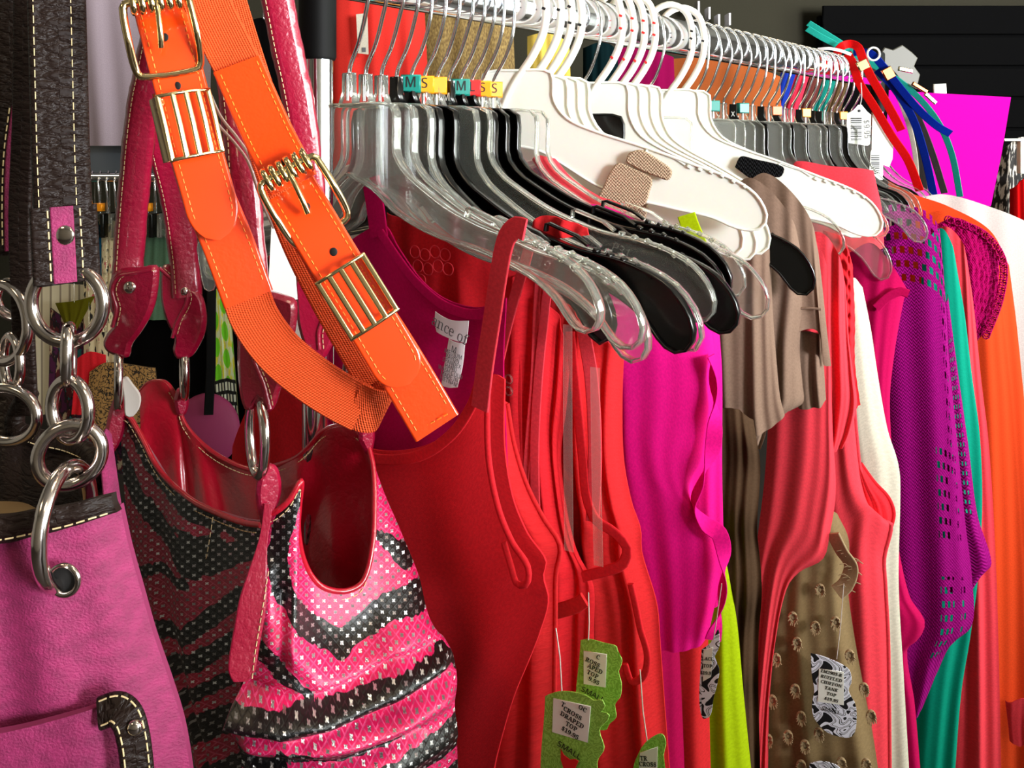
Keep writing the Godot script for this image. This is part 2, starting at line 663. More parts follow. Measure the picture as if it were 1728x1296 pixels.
func make_materials() -> void:
	tex_fabric = noise_tex(0.09, FastNoiseLite.TYPE_SIMPLEX_SMOOTH, 256, 3, true, 3.0)
	tex_mottle = noise_tex(0.03, FastNoiseLite.TYPE_SIMPLEX_SMOOTH, 256, 8, false, 1.0, two(Color(0.9, 0.9, 0.9), Color(1, 1, 1)))
	tex_knit = normal_image(128, func(x: float, y: float) -> float: return 0.5 + 0.5 * sin(TAU * 8 * x) * cos(TAU * 8 * y + PI * absf(fmod(x * 16, 2.0) - 1.0)), 3.0)
	tex_rib = normal_image(128, func(x: float, y: float) -> float: return 0.5 + 0.3 * sin(TAU * 16 * (y + x * 0.5)) + 0.2 * sin(TAU * 16 * x), 4.0)
	var wrinkle := noise_tex(0.02, FastNoiseLite.TYPE_CELLULAR, 512, 5, true, 6.0)
	wrinkle.noise.fractal_type = FastNoiseLite.FRACTAL_FBM
	wrinkle.noise.cellular_return_type = FastNoiseLite.RETURN_DISTANCE2_SUB
	var grain := noise_tex(0.06, FastNoiseLite.TYPE_SIMPLEX, 512, 11, true, 5.0)
	# fabrics
	M.coral = cloth(Color(0.9, 0.16, 0.2))
	M.coral2 = cloth(Color(0.86, 0.17, 0.19))
	M.coral_light = cloth(Color(0.9, 0.25, 0.3))  # lighter coral: own tone of some garments, painted-in light on the straps
	M.salmon = cloth(Color(0.93, 0.33, 0.27))
	M.magenta = cloth(Color(0.72, 0.035, 0.31))
	M.hot_pink = cloth(Color(0.98, 0.09, 0.57))
	M.lime = cloth(Color(0.68, 0.78, 0.05))
	M.taupe = cloth(Color(0.53, 0.43, 0.37))
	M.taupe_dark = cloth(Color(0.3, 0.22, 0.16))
	M.chiffon = cloth(Color(0.52, 0.43, 0.3), 0.7, 0.3)
	M.chiffon_tuft = cloth(Color(0.66, 0.57, 0.44), 0.8, 0.4)
	M.cream = cloth(Color(0.8, 0.77, 0.7))
	M.white_cloth = cloth(Color(0.87, 0.83, 0.81))
	M.purple = cloth(Color(0.58, 0.03, 0.44), 0.85, 0.05, true, 1.0)
	M.fuzzy = cloth(Color(0.72, 0.03, 0.38), 0.95, 0.15, true, 1.5)
	M.teal = cloth(Color(0.03, 0.56, 0.46))
	M.orange = cloth(Color(0.88, 0.28, 0.12))
	M.tan_lace = cloth(Color(0.78, 0.67, 0.56), 0.8, 0.1, true, 2.0)
	M.tan_lace.uv1_scale = Vector3(36, 36, 36)
	M.black_lace = cloth(Color(0.06, 0.06, 0.07), 0.6, 0.3, true, 2.0)
	# plastics and metals
	M.clear = clear_plastic(Color(0.95, 0.97, 0.93), 0.035, 0.04)
	M.clear_rim = mat(Color(0.97, 0.98, 0.95, 0.06), 0.04)
	M.clear_rim.refraction_enabled = true
	M.clear_rim.refraction_scale = 0.045
	M.clear_tape = clear_plastic(Color(0.97, 0.98, 0.95), 0.12, 0.05)
	M.white_plastic = mat(Color(0.93, 0.92, 0.88), 0.35)
	M.white_plastic.subsurf_scatter_enabled = true
	M.white_plastic.subsurf_scatter_strength = 0.15
	M.black_plastic = mat(Color(0.035, 0.035, 0.035), 0.18)
	M.chrome = mat(Color(0.95, 0.96, 0.98), 0.09, 1.0)
	M.nickel = mat(Color(0.86, 0.82, 0.8), 0.14, 1.0)
	M.gold = mat(Color(0.97, 0.87, 0.66), 0.12, 1.0)
	M.black_rubber = mat(Color(0.012, 0.012, 0.013), 0.6)
	M.black_rubber.metallic_specular = 0.25
	M.clip_teal = mat(Color(0.06, 0.5, 0.45), 0.4)
	M.clip_yellow = mat(Color(0.97, 0.6, 0.05), 0.4)
	M.clip_red = mat(Color(0.85, 0.1, 0.1), 0.4)
	M.clip_pink = mat(Color(0.85, 0.05, 0.5), 0.4)
	M.clip_orange = mat(Color(0.95, 0.4, 0.05), 0.4)
	M.ink = mat(Color(0.03, 0.03, 0.03), 0.7)
	M.ink_red = mat(Color(0.8, 0.1, 0.08), 0.7)
	M.ink_grey = mat(Color(0.35, 0.35, 0.36), 0.7)
	M.white_ink = mat(Color(0.85, 0.85, 0.82), 0.6)
	M.paper = mat(Color(0.93, 0.93, 0.9), 0.75)
	M.satin = mat(Color(0.88, 0.86, 0.87), 0.5)
	M.pink_paper = mat(Color(0.74, 0.03, 0.56), 0.9)
	M.pink_paper.metallic_specular = 0.1
	M.string_white = mat(Color(0.85, 0.82, 0.8), 0.7)
	M.thread_cream = mat(Color(0.86, 0.77, 0.58), 0.7)
	M.thread_orange = mat(Color(0.96, 0.52, 0.16), 0.35)  # bright thread colour stands in for glossy highlights on the belt stitches
	# leathers
	M.patent_red = leather(Color(0.6, 0.03, 0.19), 0.35, 1.0, 0.08, wrinkle, 14.0, 0.55)
	M.lining_red = leather(Color(0.7, 0.04, 0.15), 0.32, 0.7, 0.15, wrinkle, 9.0, 0.3)
	M.patent_orange = leather(Color(0.93, 0.26, 0.04), 0.25, 1.0, 0.04, grain, 6.0, 0.05)
	M.elastic = mat(Color(0.9, 0.3, 0.05), 0.75)
	M.elastic.normal_enabled = true
	M.elastic.normal_texture = tex_rib
	M.elastic.normal_scale = 1.3
	M.elastic.uv1_scale = Vector3(45, 45, 45)
	var cn := FastNoiseLite.new()
	cn.noise_type = FastNoiseLite.TYPE_CELLULAR
	cn.cellular_return_type = FastNoiseLite.RETURN_DISTANCE2_SUB
	cn.frequency = 1.0
	var croc := normal_image(256, func(x: float, y: float) -> float: return smoothstep(-1.0, -0.55, cn.get_noise_2d(x * 4.0, y * 11.0)) * 0.8 + 0.1 * sin(y * 70 + 8 * cn.get_noise_2d(x * 2, y * 2)), 5.0)
	M.croc = leather(Color(0.13, 0.09, 0.075), 0.45, 0.0, 0.3, croc, 16.0, 0.9)
	M.croc.metallic_specular = 0.3
	M.suede = leather(Color(0.6, 0.14, 0.36), 0.72, 0.0, 0.0, grain, 14.0, 0.45)
	M.suede.albedo_texture = noise_tex(0.012, FastNoiseLite.TYPE_SIMPLEX_SMOOTH, 512, 21, false, 1.0, two(Color(0.8, 0.78, 0.8), Color(1, 1, 1)))
	M.suede.rim_enabled = true
	M.suede.rim = 0.35
	M.suede.rim_tint = 0.7
	M.tan_lining = mat(Color(0.55, 0.45, 0.3), 0.8)
	M.swirl = swirl_material()
	M.damask = damask_material()

# distance from a point to a band: [half width at its start, half width at its end, x, y, x, y, ...]; below zero inside
func band_distance(q: Vector2, band: Array) -> float:
	var best := 1e9
	var n := (band.size() - 2) / 2
	for k in n - 1:
		var a := Vector2(band[2 + 2 * k], band[3 + 2 * k])
		var b := Vector2(band[4 + 2 * k], band[5 + 2 * k])
		var f := clampf((q - a).dot(b - a) / (b - a).length_squared(), 0, 1)
		var w := lerpf(band[0], band[1], (k + f) / (n - 1.0))
		best = minf(best, q.distance_to(a.lerp(b, f)) - w)
	return best

# pink and black zebra print with a diagonal grid of silver glitter dots; where: the panel's places, nu by nv; bands: the black stripes
func zebra_material(seed_: float, where: PackedVector2Array, nu: int, nv: int, bands: Array, pink: Color, cell: float) -> StandardMaterial3D:
	var w := 640
	var h := 896
	var fn := FastNoiseLite.new()
	fn.seed = 4 + int(seed_)
	fn.frequency = 0.02
	fn.fractal_type = FastNoiseLite.FRACTAL_NONE
	var rng := RandomNumberGenerator.new()
	rng.seed = 77 + int(seed_ * 10)
	# stripes on the coarse grid of the panel
	var dist := PackedFloat32Array()
	for q in where:
		var d := 1e9
		for b in bands:
			d = minf(d, band_distance(q, b))
		dist.append(d)
	var col := PackedByteArray()
	col.resize(w * h * 3)
	var orm := PackedByteArray()
	orm.resize(w * h * 3)
	var nrm := PackedByteArray()
	nrm.resize(w * h * 3)
	var tilt := {}
	var light := pink.lightened(0.22)
	for y in h:
		var gy0 := y / float(h - 1) * (nv - 1)
		var j := mini(int(gy0), nv - 2)
		var fj := gy0 - j
		for x in w:
			var k := (y * w + x) * 3
			var gx0 := x / float(w - 1) * (nu - 1)
			var i := mini(int(gx0), nu - 2)
			var fi := gx0 - i
			var d := lerpf(lerpf(dist[j * nu + i], dist[j * nu + i + 1], fi), lerpf(dist[(j + 1) * nu + i], dist[(j + 1) * nu + i + 1], fi), fj)
			var dark := d + 3.0 * fn.get_noise_2d(x, y) < 0.0
			# net of scales between the dots
			var at: Vector2 = where[j * nu + i].lerp(where[j * nu + i + 1], fi).lerp(where[(j + 1) * nu + i].lerp(where[(j + 1) * nu + i + 1], fi), fj)
			var gx := (at.x + 1.05 * at.y) / cell
			var gy := (at.x - 1.05 * at.y) / cell
			var fx := fposmod(gx, 1.0) - 0.5
			var fy := fposmod(gy, 1.0) - 0.5
			var net := maxf(absf(fx), absf(fy)) > 0.42
			var rr := sqrt(fx * fx + fy * fy)
			var dot := rr < 0.21 + 0.06 * cos(4 * atan2(fy, fx))
			var id := Vector2i(floori(gx), floori(gy))
			var c := Color(0.02, 0.016, 0.02) if dark else (light if net else pink)
			var rough := 0.45
			var metal := 0.0
			var tx := 0.0
			var ty := 0.0
			if dot:
				if not tilt.has(id):
					tilt[id] = Vector3(rng.randf_range(-0.5, 0.5), rng.randf_range(-0.5, 0.5), rng.randf())
				var q: Vector3 = tilt[id]
				c = Color(0.8, 0.8, 0.8)
				rough = 0.3
				metal = 0.8
				var spark := fn.get_noise_2d(x * 17, y * 17) * 0.8
				tx = q.x + spark
				ty = q.y - spark
			elif net:
				tx = 0.2 * signf(fx)
				ty = 0.2 * signf(fy)
			col[k] = int(c.r * 255)
			col[k + 1] = int(c.g * 255)
			col[k + 2] = int(c.b * 255)
			orm[k] = 255
			orm[k + 1] = int(rough * 255)
			orm[k + 2] = int(metal * 255)
			var nn := Vector3(tx, ty, 1).normalized()
			nrm[k] = int((nn.x * 0.5 + 0.5) * 255)
			nrm[k + 1] = int((nn.y * 0.5 + 0.5) * 255)
			nrm[k + 2] = int((nn.z * 0.5 + 0.5) * 255)
	var m := mat(Color.WHITE, 1.0)
	m.albedo_texture = ImageTexture.create_from_image(Image.create_from_data(w, h, false, Image.FORMAT_RGB8, col))
	var o := ImageTexture.create_from_image(Image.create_from_data(w, h, false, Image.FORMAT_RGB8, orm))
	m.roughness_texture = o
	m.roughness_texture_channel = BaseMaterial3D.TEXTURE_CHANNEL_GREEN
	m.metallic = 1.0
	m.metallic_texture = o
	m.metallic_texture_channel = BaseMaterial3D.TEXTURE_CHANNEL_BLUE
	m.normal_enabled = true
	m.normal_texture = ImageTexture.create_from_image(Image.create_from_data(w, h, false, Image.FORMAT_RGB8, nrm))
	m.clearcoat_enabled = true
	m.clearcoat = 0.12
	m.clearcoat_roughness = 0.3
	return m

func print_material(size: int, fn: Callable) -> StandardMaterial3D:
	var im := Image.create_empty(size, size, false, Image.FORMAT_RGB8)
	for y in size:
		for x in size:
			im.set_pixel(x, y, fn.call(float(x) / size, float(y) / size))
	var m := mat(Color.WHITE, 0.55)
	m.albedo_texture = ImageTexture.create_from_image(im)
	return m

func swirl_material() -> StandardMaterial3D:
	var n := FastNoiseLite.new()
	n.frequency = 2.0
	n.seed = 9
	return print_material(256, func(x: float, y: float) -> Color:
		var a := n.get_noise_2d(x * 1.3, y * 1.3) * 5.0
		var b := 0.5 + 0.5 * sin(a * TAU)
		return Color(0.5, 0.72, 0.24).lerp(Color(0.62, 0.84, 0.36), smoothstep(0.35, 0.65, b)))

func damask_material() -> StandardMaterial3D:
	var n := FastNoiseLite.new()
	n.frequency = 3.2
	n.fractal_type = FastNoiseLite.FRACTAL_NONE
	n.seed = 12
	return print_material(256, func(x: float, y: float) -> Color:
		var a := n.get_noise_2d(x * 0.9 + 0.12 * sin(14 * y), y * 0.9 + 0.12 * cos(11 * x))
		return Color(0.05, 0.05, 0.08) if absf(a) < 0.045 or absf(a - 0.3) < 0.05 or a < -0.38 else Color(0.93, 0.94, 1.0))

# ---------------------------------------------------------------- room and rack
func slab(called: String, lo: Vector3, hi: Vector3, m: Material) -> MeshInstance3D:
	var b := Mesher.new()
	b.box((lo + hi) / 2, hi - lo, Basis.IDENTITY, 0.001)
	return structure(called, b, m)

func make_room() -> void:
	var paint := mat(Color(0.2, 0.185, 0.125), 0.9)
	paint.normal_enabled = true
	paint.normal_texture = tex_fabric
	paint.normal_scale = 0.15
	paint.uv1_triplanar = true
	paint.uv1_scale = Vector3(3, 3, 3)
	var white := mat(Color(0.55, 0.53, 0.49), 0.9)
	var dark := mat(Color(0.012, 0.01, 0.012), 0.9)
	dark.metallic_specular = 0.25
	slab("floor", Vector3(-3.6, -0.1, -5.4), Vector3(4.4, 0.0, 2.6), mat(Color(0.2, 0.17, 0.15), 0.7))
	slab("ceiling", Vector3(-3.6, 2.75, -5.4), Vector3(4.4, 2.85, 2.6), white)
	slab("wall_back", Vector3(-3.6, 0, -5.4), Vector3(4.4, 2.75, -5.2), paint)
	slab("wall_west", Vector3(-3.8, 0, -5.4), Vector3(-3.6, 2.75, 2.6), white)
	# out-of-view corner of two windows, placed to light the rail: one east (z -2.25..2.25), one in front (x 2.9..4.3), both y 0.9..2.55
	for w in [["wall_front", Vector3(-3.6, 0, 2.4), Vector3(2.9, 2.75, 2.6)], ["wall_front_001", Vector3(4.3, 0, 2.4), Vector3(4.4, 2.75, 2.6)], ["wall_front_002", Vector3(2.9, 0, 2.4), Vector3(4.3, 0.9, 2.6)], ["wall_front_003", Vector3(2.9, 2.55, 2.4), Vector3(4.3, 2.75, 2.6)], ["wall_east", Vector3(4.4, 0, -5.4), Vector3(4.6, 2.75, -2.25)], ["wall_east_001", Vector3(4.4, 0, 2.25), Vector3(4.6, 2.75, 2.6)], ["wall_east_002", Vector3(4.4, 0, -2.25), Vector3(4.6, 0.9, 2.25)], ["wall_east_003", Vector3(4.4, 2.55, -2.25), Vector3(4.6, 2.75, 2.25)]]:
		slab(w[0], w[1], w[2], white)
	var fr := Mesher.new()
	for z in [-2.22, -0.75, 0.75, 2.22]:
		fr.box(Vector3(4.5, 1.72, z), Vector3(0.08, 1.65, 0.06))
	for y in [0.93, 2.52]:
		fr.box(Vector3(4.5, y, 0.0), Vector3(0.08, 0.06, 4.5))
	structure("unseen_window_1", fr, mat(Color(0.1, 0.1, 0.1), 0.4))
	var fr2 := Mesher.new()
	for x in [2.93, 4.27]:
		fr2.box(Vector3(x, 1.72, 2.5), Vector3(0.06, 1.65, 0.08))
	for y in [0.93, 2.52]:
		fr2.box(Vector3(3.6, y, 2.5), Vector3(1.4, 0.06, 0.08))
	structure("unseen_window_2", fr2, mat(Color(0.1, 0.1, 0.1), 0.4))
	# chest-high partition added out of view to shade the lower clothes and bags
	slab("added_shade_partition", Vector3(0.9, 0, 0.3), Vector3(4.0, 1.28, 0.4), mat(Color(0.3, 0.27, 0.25), 0.8))
	slab("added_shade_partition_001", Vector3(0.9, 0, -0.25), Vector3(1.0, 1.28, 0.3), mat(Color(0.3, 0.27, 0.25), 0.8))
	# dark slatted display wall beside the back wall
	var sw := thing("wall_slatted", "", "")
	sw.set_meta("kind", "structure")
	var y := 0.02
	while y < 2.1:
		var b := Mesher.new()
		b.box(Vector3(3.1, y + 0.0875, -4.98), Vector3(2.6, 0.165, 0.03), Basis.IDENTITY, 0.006)
		part(sw, "board", b, dark)
		y += 0.18
	var back := Mesher.new()
	back.box(Vector3(3.1, 1.06, -5.05), Vector3(2.6, 2.12, 0.06))
	part(sw, "backing", back, dark)
	# unseen ceiling panels light the rail from above: glowing diffuser, same-size lamp under it
	var n_panel := 0
	for c in [Vector3(-1.6, 2.7, -1.4), Vector3(0.6, 2.7, -0.5), Vector3(-1.6, 2.7, 1.0), Vector3(0.9, 2.7, 1.0)]:
		var t := thing("unseen_ceiling_light", "unseen square ceiling light panel over the %s" % ["far rack", "chrome rail", "aisle by the bags", "aisle by the added partition"][n_panel], "ceiling light", c, "unseen ceiling light panels")
		n_panel += 1
		var b := Mesher.new()
		b.box(c + Vector3(0, 0.035, 0), Vector3(0.66, 0.03, 0.66))
		part(t, "frame", b, M.white_plastic)
		var d := Mesher.new()
		d.box(c + Vector3(0, 0.01, 0), Vector3(0.6, 0.02, 0.6))
		var glow := mat(Color(0.95, 0.93, 0.88), 0.6)
		glow.emission_enabled = true
		glow.emission = Color(1.0, 0.93, 0.8)
		glow.emission_energy_multiplier = 2.0
		part(t, "diffuser", d, glow)
		unseen_area_light("unseen_ceiling_lamp", c + Vector3(0, -0.02, 0), Vector3(-PI / 2, 0, 0), Vector2(0.6, 0.6), Color(1.0, 0.88, 0.7), 0.6)

const POST := Vector3(-0.162, 0, -0.716)

func make_rack() -> void:
	var t := thing("clothing_rack", "chrome clothing rack with a long rail full of hangers and a black capped end post", "clothing rack", Vector3(POST.x, 0, POST.z))
	var rail := Mesher.new()
	var prof := PackedVector2Array()
	for k in 28:
		prof.append(Vector2(cos(TAU * k / 28.0) * 0.014, sin(TAU * k / 28.0) * 0.025))
	var path := PackedVector3Array()
	var sides := PackedVector3Array()
	for k in 9:
		path.append(rail_point(-0.0537 + 1.24 * k / 8.0) + Vector3(0, 0.1475, 0))
		sides.append(Vector3(0.779, 0, 0.627))
	rail.sweep(path, sides, prof)
	part(t, "rail", rail, M.chrome)
	var far := rail_point(1.18)
	for e in [[Vector3(POST.x, 0, POST.z), "post"], [Vector3(far.x, 0, far.z), "post"]]:
		var p := Mesher.new()
		p.tube(PackedVector3Array([e[0] + Vector3(0, 0.05, 0), e[0] + Vector3(0, 0.8, 0), e[0] + Vector3(0, EYE + 0.12, 0)]), 0.0128, 24)
		part(t, "post", p, M.chrome)
		var s := Mesher.new()
		s.tube(PackedVector3Array([e[0] + Vector3(0, EYE + 0.0685, 0), e[0] + Vector3(0, EYE + 0.071, 0), e[0] + Vector3(0, EYE + 0.2, 0), e[0] + Vector3(0, EYE + 0.203, 0)]), 0.0155, 24, false, PackedFloat32Array([0.93, 1, 1, 0.9]))
		part(t, "post_cap", s, M.black_rubber, "black plastic sleeve")
		var ft := Mesher.new()
		ft.box(e[0] + Vector3(0, 0.035, 0), Vector3(0.5, 0.03, 0.035), Basis(Vector3.UP, -0.678))
		part(t, "foot", ft, M.chrome)
		for k in [-0.2, 0.2]:
			var w := Mesher.new()
			w.ball(e[0] + Vector3(0.778 * k, 0.025, 0.628 * k), 0.025, Vector3(1, 1, 0.6))
			part(t, "caster", w, M.black_rubber)
	# the arm on the near post that the bags and belts hang from
	var arm := Mesher.new()
	var base := Vector3(POST.x, EYE + 0.185, POST.z)
	arm.tube(PackedVector3Array([base, base + Vector3(-0.02, 0, 0.07), base + Vector3(-0.03, 0, 0.2), base + Vector3(-0.032, 0.01, 0.33)]), 0.008, 12)
	part(t, "display_arm", arm, M.chrome)
	var arm2 := Mesher.new()
	arm2.tube(PackedVector3Array([base, base + Vector3(-0.1, 0, 0.08), base + Vector3(-0.19, 0.0, 0.2), base + Vector3(-0.2, 0.012, 0.3)]), 0.008, 12)
	part(t, "display_arm", arm2, M.chrome)

# ---------------------------------------------------------------- hangers
const NECK := 0.032   # height of the block's top over the eye

func hanger_outline(kind: String, L: float, D: float, fine: int) -> PackedVector2Array:
	var hb := 0.04 if kind == "white" else 0.052 if kind == "black" else 0.06
	var up := [Vector3(0.0, 0, 0), Vector3(hb - 0.012, 0, 0), Vector3(hb - 0.002, -0.004, 0), Vector3(hb, -0.016, 0)]
	var arm := [[0.0, 0.25], [0.05, 0.34], [0.12, 0.40], [0.30, 0.52], [0.52, 0.61], [0.75, 0.66], [0.90, 0.735], [0.975, 0.83], [1.0, 0.92], [0.98, 0.98], [0.935, 1.0], [0.89, 0.975], [0.81, 0.87], [0.69, 0.785], [0.48, 0.71], [0.21, 0.645], [0.0, 0.55]]
	if kind == "white":
		arm = [[0.0, 0.18], [0.03, 0.26], [0.086, 0.33], [0.21, 0.40], [0.446, 0.50], [0.66, 0.60], [0.86, 0.70], [0.955, 0.79], [1.0, 0.91], [0.98, 0.98], [0.93, 1.0], [0.86, 0.985], [0.75, 0.925], [0.57, 0.875], [0.27, 0.775], [0.0, 0.57]]
	for q in arm:
		up.append(Vector3(hb + (L - hb) * q[0], -D * q[1], 0))
	up.append(Vector3(hb * 0.6, -D * (0.45 if kind != "white" else 0.52), 0))
	up.append(Vector3(0.0, -D * (0.37 if kind != "white" else 0.49), 0))
	var half := smooth(up, fine)
	var poly := PackedVector2Array()
	for q in half:
		poly.append(Vector2(q.x, q.y))
	var sh := 0.033 if kind == "clear" else 0.0
	for k in range(fine - 2, 0, -1):
		poly.append(Vector2(-(half[k].x - sh if half[k].x > hb else half[k].x * (hb - sh) / hb), half[k].y))
	return poly

# kind: clear, black, white. (tx, ty): the picture point of the tip's lower end
func hanger(kind: String, s: float, tx: float, ty: float, label: String, group: String, o := {}) -> Node3D:
	var yaw: float = o.get("yaw", -1.0)
	var pl := plane_at(s, yaw)
	var a: Vector3 = pl.a
	var n: Vector3 = pl.n
	var base: Vector3 = pl.o + Vector3(0, NECK, 0)
	var L := 0.165
	var D := 0.19
	if tx > 0:
		var tip := on_plane(tx, ty, pl)
		L = (tip - pl.o).dot(a) / 0.93
		D = base.y - tip.y
	var fine: int = o.get("fine", 60)
	var raise: float = o.get("raise", 0.04 if kind == "white" else 0.0)
	base.y += raise
	D += raise
	var xf := Transform3D(Basis(a, Vector3.UP, n), base)
	var t := thing(kind + "_hanger", label, "hanger", base - Vector3(0, 0.17, 0), group)
	var mweb: Material = {"clear": M.clear, "black": M.black_plastic, "white": M.white_plastic}[kind]
	var mrim: Material = M.clear_rim if kind == "clear" else mweb
	var poly := hanger_outline(kind, L, D, fine)
	var w := Mesher.new()
	w.plate(poly, xf, 0.0022 if kind != "white" else 0.004, 0.0003)
	part(t, "body", w, mweb)
	var rim := Mesher.new()
	var path := PackedVector3Array()
	var sides := PackedVector3Array()
	for q in poly:
		path.append(xf * Vector3(q.x, q.y, 0))
		sides.append(n)
	rim.sweep(path, sides, stadium(0.0095 if kind != "white" else 0.008, 0.003, 3), PackedFloat32Array(), true)
	part(t, "rim", rim, mrim)
	if o.get("detail", true):
		# ridges that keep straps from sliding, and the notch bar
		var g := Mesher.new()
		for k in 6:
			var f := 0.62 + 0.055 * k
			var q := Vector2(0.058 + (L - 0.058) * f, -D * (0.63 + (f - 0.62) * 0.28 + maxf(0, f - 0.76) * 0.3))
			g.box(xf * Vector3(q.x, q.y + 0.002, 0), Vector3(0.0045, 0.0035, 0.0085), Basis(a, Vector3.UP, n) * Basis(Vector3.BACK, -0.5 - 0.3 * k / 5.0), 0.001)
		part(t, "grip_ridges", g, mrim)
		var nb := Mesher.new()
		var x0 := 0.058 + (L - 0.058) * 0.40
		var y0 := -D * 0.56
		nb.sweep(PackedVector3Array([xf * Vector3(x0, y0 + 0.0015, 0), xf * Vector3(x0 + 0.001, y0 + 0.0075, 0), xf * Vector3(x0 + 0.004, y0 + 0.008, 0), xf * Vector3(x0 + 0.03, y0 - 0.001, 0), xf * Vector3(x0 + 0.04, y0 - 0.008, 0)]), PackedVector3Array([n, n, n, n, n]), stadium(0.007, 0.0028, 3))
		part(t, "strap_notch", nb, mrim)
		if o.has("mould"):
			lettering(t, "moulded_mark", o.mould, Transform3D(Basis(a, Vector3.UP, n) * Basis(Vector3.BACK, -0.42), xf * Vector3(0.058 + (L - 0.058) * 0.62, -D * 0.70, 0.0014)), 0.008, M.clear_rim if kind == "clear" else M.black_plastic)
	if kind == "white":
		var hk := Mesher.new()
		var hp := [Vector3(-0.02, -0.004, 0), Vector3(-0.004, 0.03, 0), Vector3(0.018, 0.062, 0), Vector3(0.03, 0.09, 0), Vector3(0.031, 0.122, 0), Vector3(0.022, 0.148, 0), Vector3(0.0, 0.1585, 0), Vector3(-0.022, 0.148, 0), Vector3(-0.03, 0.125, 0), Vector3(-0.03, 0.105, 0)]
		var hpath := PackedVector3Array()
		var hs := PackedVector3Array()
		for q in smooth(hp, 40):
			hpath.append(xf * (q + Vector3(0, -raise, 0)))
			hs.append(n)
		hk.sweep(hpath, hs, stadium(0.010, 0.009, 4))
		part(t, "hook", hk, mweb)
		if o.has("marks"):
			var mk := Mesher.new()
			for e in o.marks:
				mk.box(xf * Vector3(e[0], e[1] - raise, 0.0046), Vector3(0.0028, 0.0042, 0.001), Basis(a, Vector3.UP, n) * Basis(Vector3.BACK, e[0] * 40), 0.0003)
			part(t, "marker_print", mk, M.ink_red if o.get("red", false) else M.ink)
		return t
	var stub := Mesher.new()
	stub.plate(PackedVector2Array([Vector2(-0.012, -0.002), Vector2(0.012, -0.002), Vector2(0.0062, 0.012), Vector2(0.0056, 0.028), Vector2(-0.0056, 0.028), Vector2(-0.0062, 0.012)]), xf, 0.0085, 0.0015)
	part(t, "neck", stub, M.clear_rim if kind == "clear" else M.black_plastic)
	var hk := Mesher.new()
	var jig: float = sin(s * 913.0) * 0.003
	var top := 0.1755 - NECK - raise
	var hp := [Vector3(0, 0.004, 0), Vector3(0, 0.024, 0), Vector3(0.0015, 0.034, 0), Vector3(0.012, 0.052, 0), Vector3(0.0205, 0.074, 0), Vector3(0.0245 + jig, 0.098, 0), Vector3(0.0225, top - 0.018, 0), Vector3(0.014, top - 0.004, 0), Vector3(0.0, top + 0.0012, 0), Vector3(-0.014, top - 0.004, 0), Vector3(-0.0225, top - 0.018, 0), Vector3(-0.024, top - 0.034, 0)]
	var hpath := PackedVector3Array()
	for q in smooth(hp, 44 if fine > 40 else 30):
		hpath.append(xf * q)
	hk.tube(hpath, 0.0019, 8)
	part(t, "hook", hk, M.chrome)
	# size clips snap round the neck and are turned to the aisle
	var cb := Basis(Vector3.UP, 0.16 + 0.1 * sin(s * 777.0))
	if o.has("clip"):
		var c := Mesher.new()
		c.box(xf * Vector3(0, 0.0225, 0.0), Vector3(0.0185, 0.0165, 0.0125), cb, 0.002)
		part(t, "size_clip", c, M["clip_" + o.clip], o.clip + " plastic size clip")
	if o.has("size"):
		var face := 0.0066 if o.has("clip") else 0.0047
		var fb := cb if o.has("clip") else Basis(a, Vector3.UP, n)
		lettering(t, "size_letter", o.size, Transform3D(fb, xf * Vector3(0, 0.0235 if o.has("clip") else 0.012, 0) + fb.z * face), 0.0095 if o.has("clip") else 0.0075, M.ink if kind == "clear" or o.has("clip") else M.white_ink)
	return t

